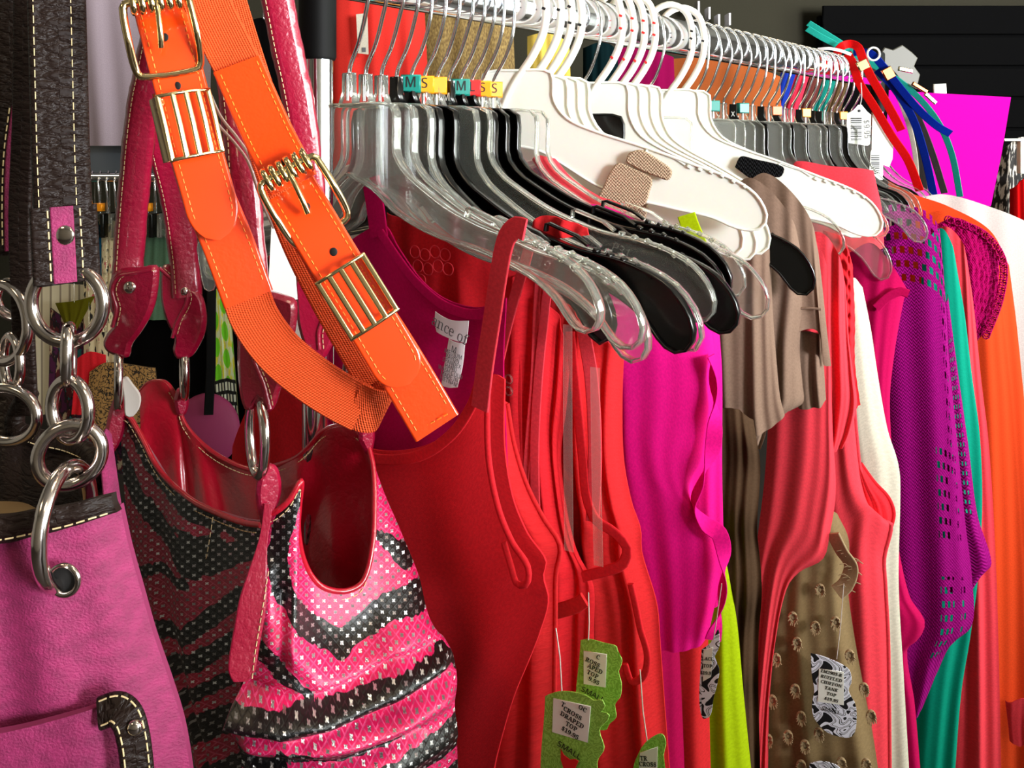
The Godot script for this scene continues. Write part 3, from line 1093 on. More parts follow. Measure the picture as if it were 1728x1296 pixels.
func make_hangers() -> void:
	var ng := "hangers crowded at the near end of the rail"
	hanger("clear", -0.027, 977, 557, "clear plastic hanger nearest the rack post, bare arm hanging over the first coral strap", ng, {"mould": "485", "fine": 90})
	hanger("clear", -0.0125, 1045, 585, "second clear plastic hanger from the rack post", ng, {"mould": "19", "fine": 80})
	hanger("clear", 0.002, 1056, 607, "third clear plastic hanger from the rack post, lowest tip of all", ng, {"fine": 80})
	hanger("black", 0.0165, 1006, 577, "thin black hanger half hidden behind three clear hangers by the post", ng)
	hanger("black", 0.031, 1131, 592, "black plastic hanger with teal M size clip", ng, {"clip": "teal", "size": "M", "fine": 80})
	hanger("clear", 0.0445, 1146, 592, "clear hanger with yellow S clip tucked behind the teal clipped black hanger", ng, {"clip": "yellow", "size": "S"})
	hanger("clear", 0.058, 1168, 540, "clear hanger with plain yellow clip, arm over the hot pink dress", ng, {"clip": "yellow", "mould": "P31", "fine": 80})
	hanger("black", 0.071, 1207, 560, "black hanger with white M printed on its neck, tip against the hot pink dress", ng, {"size": "M", "fine": 80})
	hanger("black", 0.084, 1190, 520, "black hanger with bent teal clip and printed M", ng, {"clip": "teal", "size": "M"})
	hanger("black", 0.097, 1200, 500, "black hanger with red L size clip", ng, {"clip": "red", "size": "L"})
	hanger("clear", 0.11, 1259, 536, "clear hanger with yellow S clip whose bare tip hangs over taupe cloth", ng, {"clip": "yellow", "size": "S", "mould": "485-5", "fine": 80})
	hanger("clear", 0.1235, 1225, 500, "clear hanger with yellow S clip touching the first white hanger", ng, {"clip": "yellow", "size": "S"})
	var wg := "white plastic hangers along the rail"
	hanger("white", 0.155, 1262, 388, "large white plastic hanger with tan lace looped on its arm, first of the white ones", wg, {"marks": [[0.0305, 0.11], [0.0312, 0.121]], "fine": 80, "raise": 0.045})
	hanger("white", 0.176, 1228, 430, "second white hanger, close behind the large front one", wg, {"marks": [[0.03, 0.112]]})
	hanger("white", 0.192, 1250, 438, "third white hanger in the first white cluster", wg, {"marks": [[0.03, 0.118], [0.0306, 0.1]]})
	hanger("white", 0.208, 1272, 428, "fourth white hanger in the first white cluster", wg, {"marks": [[0.03, 0.1]]})
	hanger("black", 0.248, 1345, 497, "black hanger between the white clusters, tip over a taupe sleeve", "black hangers farther along the rail", {"fine": 70})
	for k in 4:
		hanger("white", 0.275 + 0.021 * k, 1290 + 8 * k, 420, ["white hanger with red marker dots, first of the middle cluster", "white hanger with red marker dots, second of the middle cluster", "white hanger with red marker dots, third of the middle cluster", "white hanger with red marker dots, last of the middle cluster"][k], wg, {"marks": [[0.0305, 0.105], [0.0306, 0.12], [0.02, 0.07]], "red": true, "detail": false})
	hanger("clear", 0.368, 1400, 430, "clear hanger with metal hook behind the middle white cluster", ng, {"detail": false, "clip": "teal"})
	hanger("white", 0.418, 1462, 398, "white hanger of the far pair, black lace looped on its arm", wg, {"marks": [[0.03, 0.11], [0.031, 0.12], [0.027, 0.095]], "fine": 70})
	hanger("white", 0.446, 1440, 400, "last white hanger along the rail", wg, {"detail": false, "marks": [[0.03, 0.11]]})
	var fg := "hangers packed at the far half of the rail"
	hanger("clear", 0.472, 1474, 400, "clear hanger whose upper looped tip hangs before the cream garment", fg, {"fine": 70})
	hanger("clear", 0.498, 1480, 472, "clear hanger with the lower looped tip beside the magenta tee", fg, {"fine": 70, "clip": "teal"})
	hanger("clear", 0.637, 1543, 409, "clear hanger with its tip over the purple openwork knit", fg, {"fine": 70})
	var kinds := ["clear", "clear", "black", "clear", "black", "clear", "black", "clear", "clear", "black", "clear", "black", "black", "clear", "clear", "black", "clear", "clear"]
	var clips := ["teal", "", "", "teal", "", "", "orange", "", "", "", "yellow", "", "", "", "", "", "yellow", "teal"]
	for k in 18:
		var s: float = [0.525, 0.552, 0.58, 0.608, 0.665, 0.69, 0.716, 0.745, 0.77, 0.8, 0.825, 0.852, 0.88, 0.905, 0.935, 0.96, 0.99, 1.03][k]
		var o := {"detail": false, "fine": 40}
		if clips[k]: o.clip = clips[k]
		if k == 2: o.size = "X"
		var nth: String = ["last", "second", "third", "fourth", "fifth", "sixth", "seventh", "eighth", "ninth", "tenth", "eleventh", "twelfth", "thirteenth", "fourteenth", "fifteenth", "sixteenth", "seventeenth", "eighteenth"][17 - k]
		if k == 17: nth = "first"
		var lab := "%s hanger with chrome hook, %s before the red belt at the rail end" % [kinds[k], nth]
		if clips[k]: lab = "%s hanger with %s size clip, %s before the red belt at the rail end" % [kinds[k], clips[k], nth]
		if k == 2: lab = "black hanger with X printed on its neck in the packed far half of the rail"
		var kind: String = kinds[k]
		hanger(kind, s, 0, 0, lab, "%s %s hangers in the far half" % [kind, clips[k]] if clips[k] else kind + " hangers in the far half", o)

# ---------------------------------------------------------------- garments
# one hanging garment: a panel on the plane at s, traced by its four borders
func garment(called: String, label: String, category: String, group: String) -> Node3D:
	return thing(called, label, category, Vector3.ZERO, group)

func panel(t: Node3D, called: String, mt: Material, s: float, top: Array, right: Array, bottom: Array, left: Array, o := {}) -> Dictionary:
	var m := Mesher.new()
	var pl := plane_at(s, o.get("yaw", -1.0))
	if not t.has_meta("placed"):
		t.set_meta("placed", true)
		var p := on_plane(bottom[0] * 0.5 + bottom[bottom.size() - 2] * 0.5, bottom[1], pl)
		t.position = p
	var e := flat_sheet(m, pl, top, right, bottom, left, o)
	part(t, called, m, mt, o.get("label", ""))
	if o.has("binding"):
		var b := Mesher.new()
		for which in o.binding:
			b.tube(e[which], o.get("binding_r", 0.0022), 6)
		part(t, "binding", b, mt)
	return e

func band(t: Node3D, called: String, mt: Material, s: float, a: Array, w: float, th := 0.002, off := 0.0, twist := 0.0) -> void:
	var m := Mesher.new()
	plane_strap(m, plane_at(s), a, w, th, off, twist, 40)
	part(t, called, m, mt)

func make_garments() -> void:
	var tops := "coral tops at the near end of the rail"
	# first coral draped top
	var t := garment("coral_camisole", "coral draped tank top hanging first on the rail beside the zebra bag", "top", tops)
	panel(t, "front", M.coral, -0.026, [375, 760, 440, 650, 480, 612, 520, 655, 560, 715, 610, 752, 660, 762, 715, 752, 765, 715, 795, 668, 806, 640, 822, 650], [822, 650, 822, 760, 836, 850, 862, 915, 894, 962, 890, 990, 899, 1030, 885, 1085, 868, 1130, 840, 1200, 812, 1300, 805, 1340], [365, 1340, 520, 1340, 700, 1340, 805, 1340], [375, 760, 370, 1000, 365, 1340], {"nu": 90, "nv": 70, "amp": 0.007, "k": 3.2, "seed": 0.6, "top": 0.1, "roll": 0.012})
	band(t, "strap", M.coral_light, -0.026, [810, 690, 818, 620, 830, 540, 842, 460, 850, 418, 858, 396, 872, 384, 886, 388], 0.0165, 0.0022, 0.008, 0)  # lighter coral than the front: light on the strap put into its colour
	band(t, "strap", M.coral, -0.026, [482, 620, 476, 560, 470, 500, 460, 430], 0.0125)
	band(t, "neck_band", M.coral, -0.026, [520, 668, 560, 728, 610, 766, 660, 776, 715, 766, 765, 730, 797, 682, 808, 648], 0.009, 0.0022, 0.004)
	band(t, "armhole_band", M.coral, -0.026, [822, 660, 824, 770, 840, 855, 864, 915, 890, 955, 889, 985, 872, 985, 862, 955, 850, 915], 0.005, 0.004, 0.0)
	# magenta tank behind it, inside of its back with the labels
	t = garment("magenta_tank", "magenta knit tank with white woven neck labels inside the first coral top", "top", "")
	panel(t, "back", M.magenta, -0.008, [560, 430, 612, 392, 648, 380, 672, 420, 705, 465, 750, 505, 800, 520, 845, 505], [845, 505, 840, 620, 845, 760, 850, 900], [560, 900, 700, 900, 850, 900], [560, 430, 560, 650, 560, 900], {"nu": 50, "nv": 40, "amp": 0.004, "k": 2.0, "roll": 0.004})
	band(t, "strap", M.magenta, -0.008, [640, 400, 632, 340, 625, 300], 0.022, 0.002)
	band(t, "neck_band", M.magenta, -0.008, [642, 392, 668, 432, 702, 476, 748, 515, 800, 531, 845, 517], 0.009, 0.002, 0.003)
	var pl := plane_at(-0.008)
	var lab := Mesher.new()
	sheet_at(lab, pl, [733, 526, 760, 540, 788, 542], [788, 542, 786, 562, 783, 580], [736, 560, 760, 572, 783, 580], [733, 526, 733, 545, 736, 560], 0.007)
	part(t, "brand_label", lab, M.satin, "white woven label")
	var care := Mesher.new()
	sheet_at(care, pl, [756, 572, 770, 578, 782, 580], [782, 580, 777, 620, 768, 655], [744, 650, 756, 654, 768, 655], [756, 572, 750, 610, 744, 650], 0.009)
	part(t, "care_label", care, M.satin, "white printed care label")
	on_cloth_text(t, "ance of", 758, 557, pl, 0.0105, 0.0085, -0.32, M.ink_grey, "Droid Serif")
	var care_lines := ["M", "MEDIUM", "RAYON", "SPANDEX", "HAND", "WASH COLD", "MADE IN", "VIETNAM"]
	for k in care_lines.size():
		on_cloth_text(t, care_lines[k], 766 - k * 1.3, 590 + k * 7.6, pl, 0.0125, 0.0035 if k else 0.005, -0.2, M.ink_grey, "Droid Sans")
	# inside of a coral back above it
	t = garment("coral_camisole", "coral lace backed top glimpsed over the magenta tank neckline", "top", tops)
	panel(t, "back", M.coral, 0.022, [640, 360, 700, 375, 760, 378, 810, 390, 850, 420], [850, 420, 855, 520, 860, 640, 862, 1340], [640, 1340, 760, 1340, 862, 1340], [640, 360, 640, 800, 640, 1340], {"amp": 0.006, "k": 3.0, "seed": 2.0, "top": 0.6})
	var lace := Mesher.new()
	for k in 9:
		var c := on_plane(700 + 17 * (k % 4) + 5 * (k / 4), 425 + 24 * (k / 4) + 5 * (k % 2), plane_at(0.022), 0.005)
		lace.ring(c, pl.a * 0.006, Vector3.UP * 0.0055, 0.0005, 18, 5)
	part(t, "lace_pattern", lace, M.coral_light)
	# second, third and fourth coral tops
	t = garment("coral_camisole", "second coral draped top with loose armhole fold", "top", tops)
	panel(t, "front", M.coral2, 0.006, [800, 690, 815, 640, 826, 655, 834, 690], [834, 690, 845, 760, 866, 830, 895, 890, 923, 936, 916, 985, 915, 1060, 912, 1340], [760, 1340, 840, 1340, 912, 1340], [800, 690, 780, 900, 760, 1340], {"amp": 0.006, "k": 2.4, "seed": 1.4, "roll": 0.01, "binding": ["right"]})
	band(t, "strap", M.coral_light, 0.006, [830, 670, 846, 590, 866, 510, 884, 450, 892, 420], 0.010, 0.002, 0.002)
	t = garment("coral_camisole", "third coral draped top with clear strap adjusters", "top", tops)
	panel(t, "front", M.coral, 0.034, [835, 600, 868, 470, 905, 470, 930, 530, 946, 600], [946, 600, 938, 700, 930, 780, 940, 870, 958, 945, 985, 1000, 986, 1080, 990, 1340], [830, 1340, 900, 1340, 990, 1340], [835, 600, 832, 900, 830, 1340], {"amp": 0.009, "k": 4.2, "seed": 2.2, "top": 0.7, "roll": 0.012})
	band(t, "strap", M.coral_light, 0.034, [905, 900, 902, 760, 908, 640, 920, 520, 926, 470], 0.0085, 0.002, 0.013, 10)
	band(t, "strap", M.coral_light, 0.034, [882, 880, 890, 760, 900, 640, 905, 520, 908, 470], 0.006, 0.002, 0.013, 20)
	band(t, "hem_band", M.coral2, 0.034, [912, 1038, 945, 1030, 970, 1022, 987, 1012], 0.012, 0.003, 0.012)
	panel(t, "strap_fold", M.coral2, 0.038, [896, 376, 915, 364, 950, 370, 986, 386], [986, 386, 988, 398], [900, 400, 940, 402, 988, 398], [896, 376, 900, 400], {"nu": 24, "nv": 10, "amp": 0.004, "k": 2.0, "top": 0.8, "roll": 0.003})
	var adj := Mesher.new()
	for y in [640.0, 660.0]:
		var c := on_plane(858, y, plane_at(0.034), 0.012)
		adj.ring(c, pl.a * 0.004, Vector3.UP * 0.0035, 0.0009, 20, 6)
	part(t, "adjuster", adj, M.clear_rim)
	t = garment("coral_camisole", "fourth coral draped top with wide looped armhole, next to the hot pink dress", "top", tops)
	panel(t, "front", M.coral2, 0.05, [885, 560, 930, 500, 985, 545, 1032, 600], [1032, 600, 1028, 690, 1030, 790, 1044, 868, 1060, 915, 1062, 955, 1088, 1045, 1094, 1115, 1100, 1200, 1110, 1340], [880, 1340, 1000, 1340, 1110, 1340], [885, 560, 882, 900, 880, 1340], {"nu": 60, "amp": 0.009, "k": 4.0, "seed": 3.7, "top": 0.5, "roll": 0.014})
	band(t, "armhole_band", M.coral, 0.05, [962, 560, 974, 680, 984, 780, 990, 840, 1006, 878, 1036, 898, 1058, 925, 1050, 952, 1016, 965, 982, 974, 972, 985], 0.009, 0.003, 0.013)
	band(t, "strap", M.coral_light, 0.05, [1000, 880, 1004, 760, 998, 640, 985, 560], 0.012, 0.002, 0.012, 12)
	band(t, "armhole_band", M.coral, 0.05, [1064, 985, 1072, 1020, 1080, 1060, 1092, 1105, 1086, 1140, 1066, 1150, 1054, 1120], 0.006, 0.003, 0.003)
	for e in [[958, 548, 958, 700, 960, 930, 1.0], [1004, 620, 1006, 780, 1010, 955, 0.6]]:
		var lp := Mesher.new()
		plane_strap(lp, plane_at(0.05), [e[0], e[1], e[2], e[3], e[4], e[5]], 0.0085, 0.0006, 0.022)
		part(t, "hanging_loop", lp, M.clear_tape, "clear plastic hanging loop")
	# coral and magenta pieces under the pink dress
	t = garment("coral_dress", "coral dress showing below the hot pink dress hem", "dress", "")
	panel(t, "front", M.coral2, 0.122, [1100, 1000, 1198, 1000], [1198, 1000, 1199, 1150, 1203, 1340], [1090, 1340, 1203, 1340], [1100, 1000, 1090, 1340], {"nu": 24, "nv": 24, "k": 1.5, "yaw": 8.0})
	panel(t, "shoulder", M.coral_light, 0.122, [893, 272, 908, 262, 926, 268], [926, 268, 955, 302, 1000, 332, 1045, 352, 1062, 420], [960, 420, 1062, 420], [893, 272, 930, 330, 960, 420], {"nu": 20, "nv": 24, "k": 1.0, "amp": 0.002})
	t = garment("magenta_dress", "magenta dress strip between coral top and coral dress, under the pink hem", "dress", "")
	panel(t, "front", M.magenta, 0.1, [1060, 1000, 1140, 1000], [1140, 1000, 1150, 1150, 1158, 1340], [1050, 1340, 1158, 1340], [1060, 1000, 1050, 1340], {"nu": 24, "nv": 24, "k": 2.0, "yaw": 8.0})
	band(t, "strap", M.hot_pink, 0.104, [840, 246, 870, 272, 900, 300, 960, 346, 1000, 370], 0.009, 0.002)
	# hot pink dresses
	t = garment("pink_dress", "bright hot pink ruffled dress in the middle of the rail", "dress", "hot pink dresses")
	panel(t, "front", M.hot_pink, 0.079, [950, 400, 975, 352, 1010, 346, 1080, 376, 1140, 432, 1185, 500, 1204, 560], [1204, 560, 1212, 640, 1206, 730, 1192, 800, 1172, 848, 1186, 886, 1212, 900, 1222, 950, 1214, 1020, 1198, 1096], [1092, 1098, 1150, 1100, 1198, 1096], [950, 400, 1000, 540, 1034, 640, 1050, 880, 1075, 1000, 1092, 1098], {"nu": 60, "nv": 80, "amp": 0.002, "k": 2.6, "seed": 0.9, "top": 0.2, "roll": 0.012, "yaw": 8.0})
	var rf := Mesher.new()
	var rp := smooth(on_plane_list([1200, 600, 1206, 690, 1202, 760, 1184, 812, 1170, 852, 1190, 884, 1214, 902, 1223, 955, 1214, 1030, 1203, 1080], plane_at(0.079, 8.0), 0.002), 90)
	var rs := PackedVector3Array()
	for k in 90:
		rs.append((pl.n as Vector3).rotated(Vector3.UP, 0.9 * sin(k * 0.19)) + Vector3(0, 0.2 * cos(k * 0.15), 0))
	rf.sweep(rp, rs, stadium(0.016, 0.0014))
	part(t, "ruffle", rf, M.hot_pink)
	t = garment("pink_dress", "deeper pink dress right behind the hot pink ruffled one", "dress", "hot pink dresses")
	panel(t, "front", M.hot_pink, 0.115, [1080, 430, 1140, 450, 1190, 490, 1216, 550], [1216, 550, 1222, 640, 1222, 800, 1224, 900, 1226, 960, 1215, 1040], [1100, 1040, 1215, 1040], [1080, 430, 1100, 1040], {"nu": 30, "nv": 40, "k": 3.0, "yaw": 8.0})
	# lime dress
	t = garment("lime_dress", "lime green dress hanging behind the hot pink dress", "dress", "")
	panel(t, "front", M.lime, 0.152, [1160, 880, 1200, 860, 1218, 900], [1218, 900, 1234, 990, 1248, 1070, 1258, 1180, 1274, 1340], [1160, 1340, 1274, 1340], [1160, 880, 1160, 1340], {"nu": 30, "nv": 40, "amp": 0.004, "k": 2.0, "yaw": 8.0})
	band(t, "strap", M.lime, 0.14, [1158, 362, 1164, 380, 1174, 404, 1184, 428], 0.018, 0.002)
	# brown ruffled dress
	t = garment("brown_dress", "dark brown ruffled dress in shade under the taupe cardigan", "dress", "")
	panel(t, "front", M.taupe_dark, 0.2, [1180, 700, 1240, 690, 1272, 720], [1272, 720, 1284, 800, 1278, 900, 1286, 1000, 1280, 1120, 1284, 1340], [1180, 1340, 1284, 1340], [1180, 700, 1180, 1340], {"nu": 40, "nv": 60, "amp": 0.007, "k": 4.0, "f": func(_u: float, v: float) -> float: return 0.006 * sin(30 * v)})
	# taupe cardigans
	var tg := "taupe tops in the middle of the rail"
	t = garment("taupe_cardigan", "taupe soft knit top with ruffled hem behind the white hanger tips", "top", tg)
	panel(t, "front", M.taupe, 0.232, [1150, 330, 1210, 318, 1262, 340, 1292, 390, 1302, 440], [1302, 440, 1306, 540, 1312, 620, 1318, 680, 1326, 712], [1180, 740, 1240, 735, 1290, 732, 1326, 712], [1150, 330, 1180, 740], {"nu": 60, "nv": 50, "amp": 0.006, "k": 3.4, "seed": 1.0, "top": 0.25, "roll": 0.015})
	panel(t, "ruffle", M.taupe, 0.227, [1180, 716, 1240, 718, 1298, 716], [1298, 716, 1292, 745, 1284, 768], [1185, 765, 1235, 772, 1284, 768], [1180, 716, 1185, 765], {"nu": 50, "nv": 14, "amp": 0.006, "k": 7.0, "top": 0.3})
	panel(t, "ruffle", M.taupe, 0.223, [1190, 750, 1230, 755, 1272, 752], [1272, 752, 1268, 775, 1255, 795], [1190, 790, 1225, 800, 1255, 795], [1190, 750, 1190, 790], {"nu": 40, "nv": 14, "amp": 0.006, "k": 6.0, "top": 0.3})
	t = garment("taupe_cardigan", "taupe cardigan whose shoulder lies under the black hanger tip", "top", tg)
	panel(t, "front", M.taupe, 0.268, [1225, 330, 1262, 300, 1300, 322, 1338, 372, 1352, 420], [1352, 420, 1356, 520, 1352, 600, 1357, 660, 1358, 690, 1336, 704], [1260, 690, 1300, 706, 1336, 704], [1225, 330, 1250, 690], {"nu": 50, "nv": 50, "amp": 0.005, "k": 2.6, "seed": 2.4, "top": 0.4, "roll": 0.014})
	t = garment("taupe_cardigan", "taupe short sleeved top with stitched cuff, last of the taupe ones", "top", tg)
	panel(t, "front", M.taupe, 0.29, [1258, 310, 1290, 292, 1330, 318, 1368, 370, 1384, 430], [1384, 430, 1392, 500, 1398, 560, 1406, 626], [1290, 600, 1345, 560, 1380, 560, 1392, 622, 1406, 626], [1258, 310, 1290, 600], {"nu": 50, "nv": 40, "amp": 0.006, "k": 3.0, "seed": 0.2, "roll": 0.014})
	band(t, "cuff", M.taupe, 0.29, [1332, 527, 1350, 521, 1368, 520, 1385, 522], 0.003, 0.002, 0.004)
	panel(t, "sleeve", M.taupe, 0.3, [1335, 562, 1365, 560, 1390, 568], [1390, 568, 1393, 620, 1397, 684], [1348, 692, 1372, 690, 1397, 684], [1335, 562, 1342, 630, 1348, 692], {"nu": 24, "nv": 24, "amp": 0.006, "k": 1.6, "top": 0.7})
	# coral knits
	t = garment("coral_tee", "coral knit tee with raised side hem under the taupe tops", "top", "coral knits in the middle of the rail")
	panel(t, "front", M.coral_light, 0.322, [1300, 420, 1335, 392, 1370, 398, 1396, 450, 1402, 520], [1402, 520, 1405, 620, 1409, 740, 1414, 845, 1404, 915, 1392, 960, 1352, 982, 1330, 1010, 1312, 1090, 1300, 1200, 1297, 1340], [1256, 1340, 1297, 1340], [1300, 420, 1300, 620, 1292, 800, 1275, 950, 1265, 1100, 1256, 1340], {"nu": 50, "nv": 70, "amp": 0.006, "k": 2.6, "seed": 1.1, "top": 0.3, "roll": 0.014})
	t = garment("coral_tee", "coral tee with gathered sleeve end behind the coral knit tee", "top", "coral knits in the middle of the rail")
	panel(t, "front", M.coral_light, 0.345, [1340, 400, 1385, 392, 1415, 430, 1430, 490], [1430, 490, 1436, 580, 1444, 640, 1450, 690, 1440, 735, 1428, 758], [1380, 770, 1400, 765, 1428, 758], [1340, 400, 1380, 770], {"nu": 30, "nv": 44, "amp": 0.006, "k": 3.0, "seed": 2.9, "top": 0.6})
	t = garment("coral_blouse", "deep coral gathered blouse sleeve beside the cream garment", "top", "")
	panel(t, "front", M.coral, 0.4, [1390, 390, 1420, 400, 1442, 450], [1442, 450, 1446, 540, 1446, 620, 1455, 690], [1400, 700, 1455, 690], [1390, 390, 1400, 700], {"nu": 24, "nv": 44, "amp": 0.004, "k": 4.0, "f": func(_u: float, v: float) -> float: return 0.0025 * sin(70 * v)})
	# dotted chiffon tank
	t = garment("chiffon_tank", "taupe chiffon tank with tufted dots and black and white price tag", "top", "")
	panel(t, "front", M.chiffon, 0.352, [1290, 940, 1360, 900, 1404, 872, 1416, 880], [1416, 880, 1436, 925, 1434, 1000, 1444, 1080, 1462, 1180, 1476, 1250, 1490, 1340], [1280, 1340, 1390, 1340, 1490, 1340], [1290, 940, 1285, 1150, 1280, 1340], {"nu": 60, "nv": 50, "amp": 0.006, "k": 2.6, "seed": 0.5, "top": 0.4, "roll": 0.012})
	var pc := plane_at(0.352)
	for e in [[1338, 1042], [1376, 1058], [1384, 995], [1410, 1050], [1310, 1112], [1345, 1085], [1434, 1106], [1342, 1164], [1303, 1182], [1458, 1162], [1352, 1210], [1330, 1242], [1358, 1258], [1382, 1238], [1470, 1208], [1352, 1292], [1420, 1288], [1462, 1290], [1296, 1248]]:
		var m := Mesher.new()
		var c := on_plane(e[0], e[1], pc, 0.009)
		var rng := RandomNumberGenerator.new()
		rng.seed = int(e[0] * 7 + e[1])
		m.ring(c, pc.a * 0.004, Vector3.UP * 0.0055, 0.0022, 12, 5)
		m.ball(c, 0.003, Vector3(1, 1, 0.5), 8, 6)
		for k in 26:
			var an := TAU * k / 26.0 + rng.randf() * 0.5
			var o: Vector3 = pc.a * cos(an) * 0.0036 + Vector3.UP * sin(an) * 0.005
			m.tube(PackedVector3Array([c + o, c + o * 1.25 + pc.n * 0.003, c + o * rng.randf_range(1.3, 1.9) + pc.n * 0.003 + Vector3(0, -0.001, 0)]), 0.0007, 4)
		part(t, "tuft", m, M.chiffon_tuft)
	var fray := Mesher.new()
	plane_strap(fray, pc, [1405, 900, 1420, 930, 1436, 955, 1428, 985, 1412, 1000], 0.018, 0.003, 0.012, 30)
	for k in 16:
		var c := on_plane(1412 + (k * 37 % 30), 930 + k * 4.5, pc, 0.014)
		fray.tube(PackedVector3Array([c, c + pc.a * 0.006 + Vector3(0, 0.002, 0), c + pc.a * 0.011 - Vector3(0, 0.001 * (k % 3), 0)]), 0.0006, 4)
	part(t, "frayed_tie", fray, M.chiffon_tuft)
	# coral tank with armhole
	t = garment("coral_tank", "coral tank with bound armhole beside the cream garment", "top", "")
	panel(t, "front", M.coral_light, 0.385, [1395, 700, 1420, 600, 1442, 660], [1442, 660, 1448, 740, 1456, 810, 1470, 862, 1492, 890, 1508, 896, 1496, 955, 1498, 1000, 1503, 1100, 1506, 1340], [1400, 1340, 1506, 1340], [1395, 700, 1398, 1000, 1400, 1340], {"nu": 40, "nv": 70, "amp": 0.005, "k": 1.8, "seed": 0.7, "binding": ["right"], "binding_r": 0.003})
	panel(t, "back", M.coral, 0.4, [1440, 780, 1456, 792], [1456, 792, 1480, 825, 1503, 850, 1512, 876, 1506, 905], [1440, 910, 1506, 905], [1440, 780, 1440, 910], {"nu": 16, "nv": 30, "binding": ["right"], "binding_r": 0.003})
	# cream garment
	t = garment("cream_blouse", "cream smooth blouse hanging between coral tank and purple knit", "top", "")
	panel(t, "front", M.cream, 0.43, [1410, 520, 1440, 470, 1460, 490], [1460, 490, 1474, 560, 1486, 640, 1503, 735, 1520, 788, 1525, 826, 1522, 1000, 1530, 1150, 1541, 1340], [1410, 1340, 1541, 1340], [1410, 520, 1410, 1340], {"nu": 40, "nv": 70, "amp": 0.005, "k": 2.0, "seed": 1.9, "roll": 0.016})
	# magenta tee
	t = garment("magenta_tee", "magenta tee with short cap sleeve between cream blouse and purple knit", "top", "")
	panel(t, "front", M.magenta, 0.5, [1430, 430, 1470, 410, 1500, 440, 1534, 490], [1534, 490, 1524, 540, 1514, 600, 1506, 680, 1510, 780, 1516, 900, 1540, 1020, 1566, 1062, 1558, 1090, 1536, 1110, 1548, 1200, 1560, 1340], [1440, 1340, 1560, 1340], [1430, 430, 1440, 1340], {"nu": 40, "nv": 70, "amp": 0.005, "k": 2.4, "seed": 0.4, "roll": 0.012})
	band(t, "sleeve_hem", M.magenta, 0.5, [1478, 520, 1500, 500, 1520, 492, 1533, 496], 0.012, 0.003, 0.006)
	# purple openwork cardigan
	t = garment("purple_cardigan", "purple openwork knit cardigan with lacy holes", "cardigan", "")
	var holes := func(i: int, j: int) -> bool:
		if j < 24:
			return posmod(i + 3 * (j / 4 % 2), 7) < 4 and j % 4 < 2 and i > 8 and i < 86
		if posmod(i + 3 * (j / 4 % 2), 6) < 3 and j % 4 < 2:
			if i >= 62 and i <= 70: return j < 76
			return (j > 66 and j < 96 or j > 104 and j < 130) and i > 46 and i < 78
		return false
	panel(t, "front", M.purple, 0.66, [1465, 360, 1510, 345, 1560, 355, 1585, 382, 1594, 430], [1594, 430, 1604, 520, 1610, 620, 1624, 760, 1638, 900, 1650, 1000, 1649, 1075, 1612, 1110, 1588, 1160, 1572, 1190], [1500, 1215, 1540, 1212, 1572, 1190], [1465, 360, 1490, 700, 1500, 1215], {"nu": 92, "nv": 150, "amp": 0.006, "k": 2.0, "seed": 0.8, "roll": 0.02, "thick": 0.0012, "hole": holes})
	var holes2 := func(i: int, j: int) -> bool: return (i % 2 == 0 and j % 2 == 0) and j > 6 and j < 46 and i > 2 and i < 14
	panel(t, "sleeve", M.purple, 0.695, [1590, 520, 1604, 500], [1604, 500, 1620, 620, 1640, 760, 1656, 880, 1680, 962, 1664, 982, 1646, 1006], [1600, 1000, 1646, 1006], [1590, 520, 1600, 1000], {"nu": 18, "nv": 64, "amp": 0.004, "k": 1.5, "thick": 0.003, "hole": holes2})
	t = garment("teal_blouse", "teal smooth blouse hanging behind the purple cardigan", "top", "")
	panel(t, "front", M.teal, 0.75, [1560, 410, 1588, 385, 1606, 410, 1618, 450], [1618, 450, 1632, 530, 1645, 640, 1658, 740, 1662, 860, 1655, 980, 1642, 1080, 1626, 1180, 1614, 1340], [1520, 1340, 1614, 1340], [1560, 410, 1540, 900, 1520, 1340], {"nu": 36, "nv": 50, "amp": 0.007, "k": 2.0, "seed": 2.0})
	t = garment("coral_blouse", "coral crepe blouse with soft pleats behind the teal blouse", "top", "")
	panel(t, "front", M.coral_light, 0.79, [1570, 400, 1596, 382, 1622, 405, 1638, 450], [1638, 450, 1648, 520, 1660, 640, 1674, 760, 1686, 960, 1692, 1150, 1696, 1340], [1540, 1340, 1696, 1340], [1570, 400, 1550, 900, 1540, 1340], {"nu": 50, "nv": 50, "amp": 0.012, "k": 3.0, "seed": 1.2, "top": 0.25})
	t = garment("fuzzy_sweater", "fuzzy magenta top with looped yarn shoulder", "top", "")
	panel(t, "front", M.fuzzy, 0.84, [1570, 385, 1615, 368, 1660, 395, 1692, 440], [1692, 440, 1688, 500, 1676, 545, 1660, 572], [1600, 590, 1640, 585, 1660, 572], [1570, 385, 1600, 590], {"nu": 40, "nv": 34, "amp": 0.006, "k": 2.0, "seed": 1.2, "thick": 0.004, "f": func(u: float, v: float) -> float: return 0.004 * sin(71 * u + 6 * sin(20 * v)) * sin(53 * v)})
	var loops := Mesher.new()
	var pf := plane_at(0.84)
	for k in 60:
		var f := k / 59.0
		var q := smooth([Vector3(1600, 370, 0), Vector3(1660, 395, 0), Vector3(1692, 440, 0), Vector3(1688, 500, 0), Vector3(1664, 566, 0)], 60)[k]
		var c := on_plane(q.x, q.y, pf, 0.004 * sin(k * 2.1))
		loops.ring(c, pf.a * 0.006, Vector3.UP * 0.006, 0.0014, 8, 4)
	part(t, "yarn_loops", loops, M.fuzzy)
	var og := "orange garments at the far end of the rail"
	t = garment("orange_dress", "orange flowing dress in front of another orange one", "dress", og)
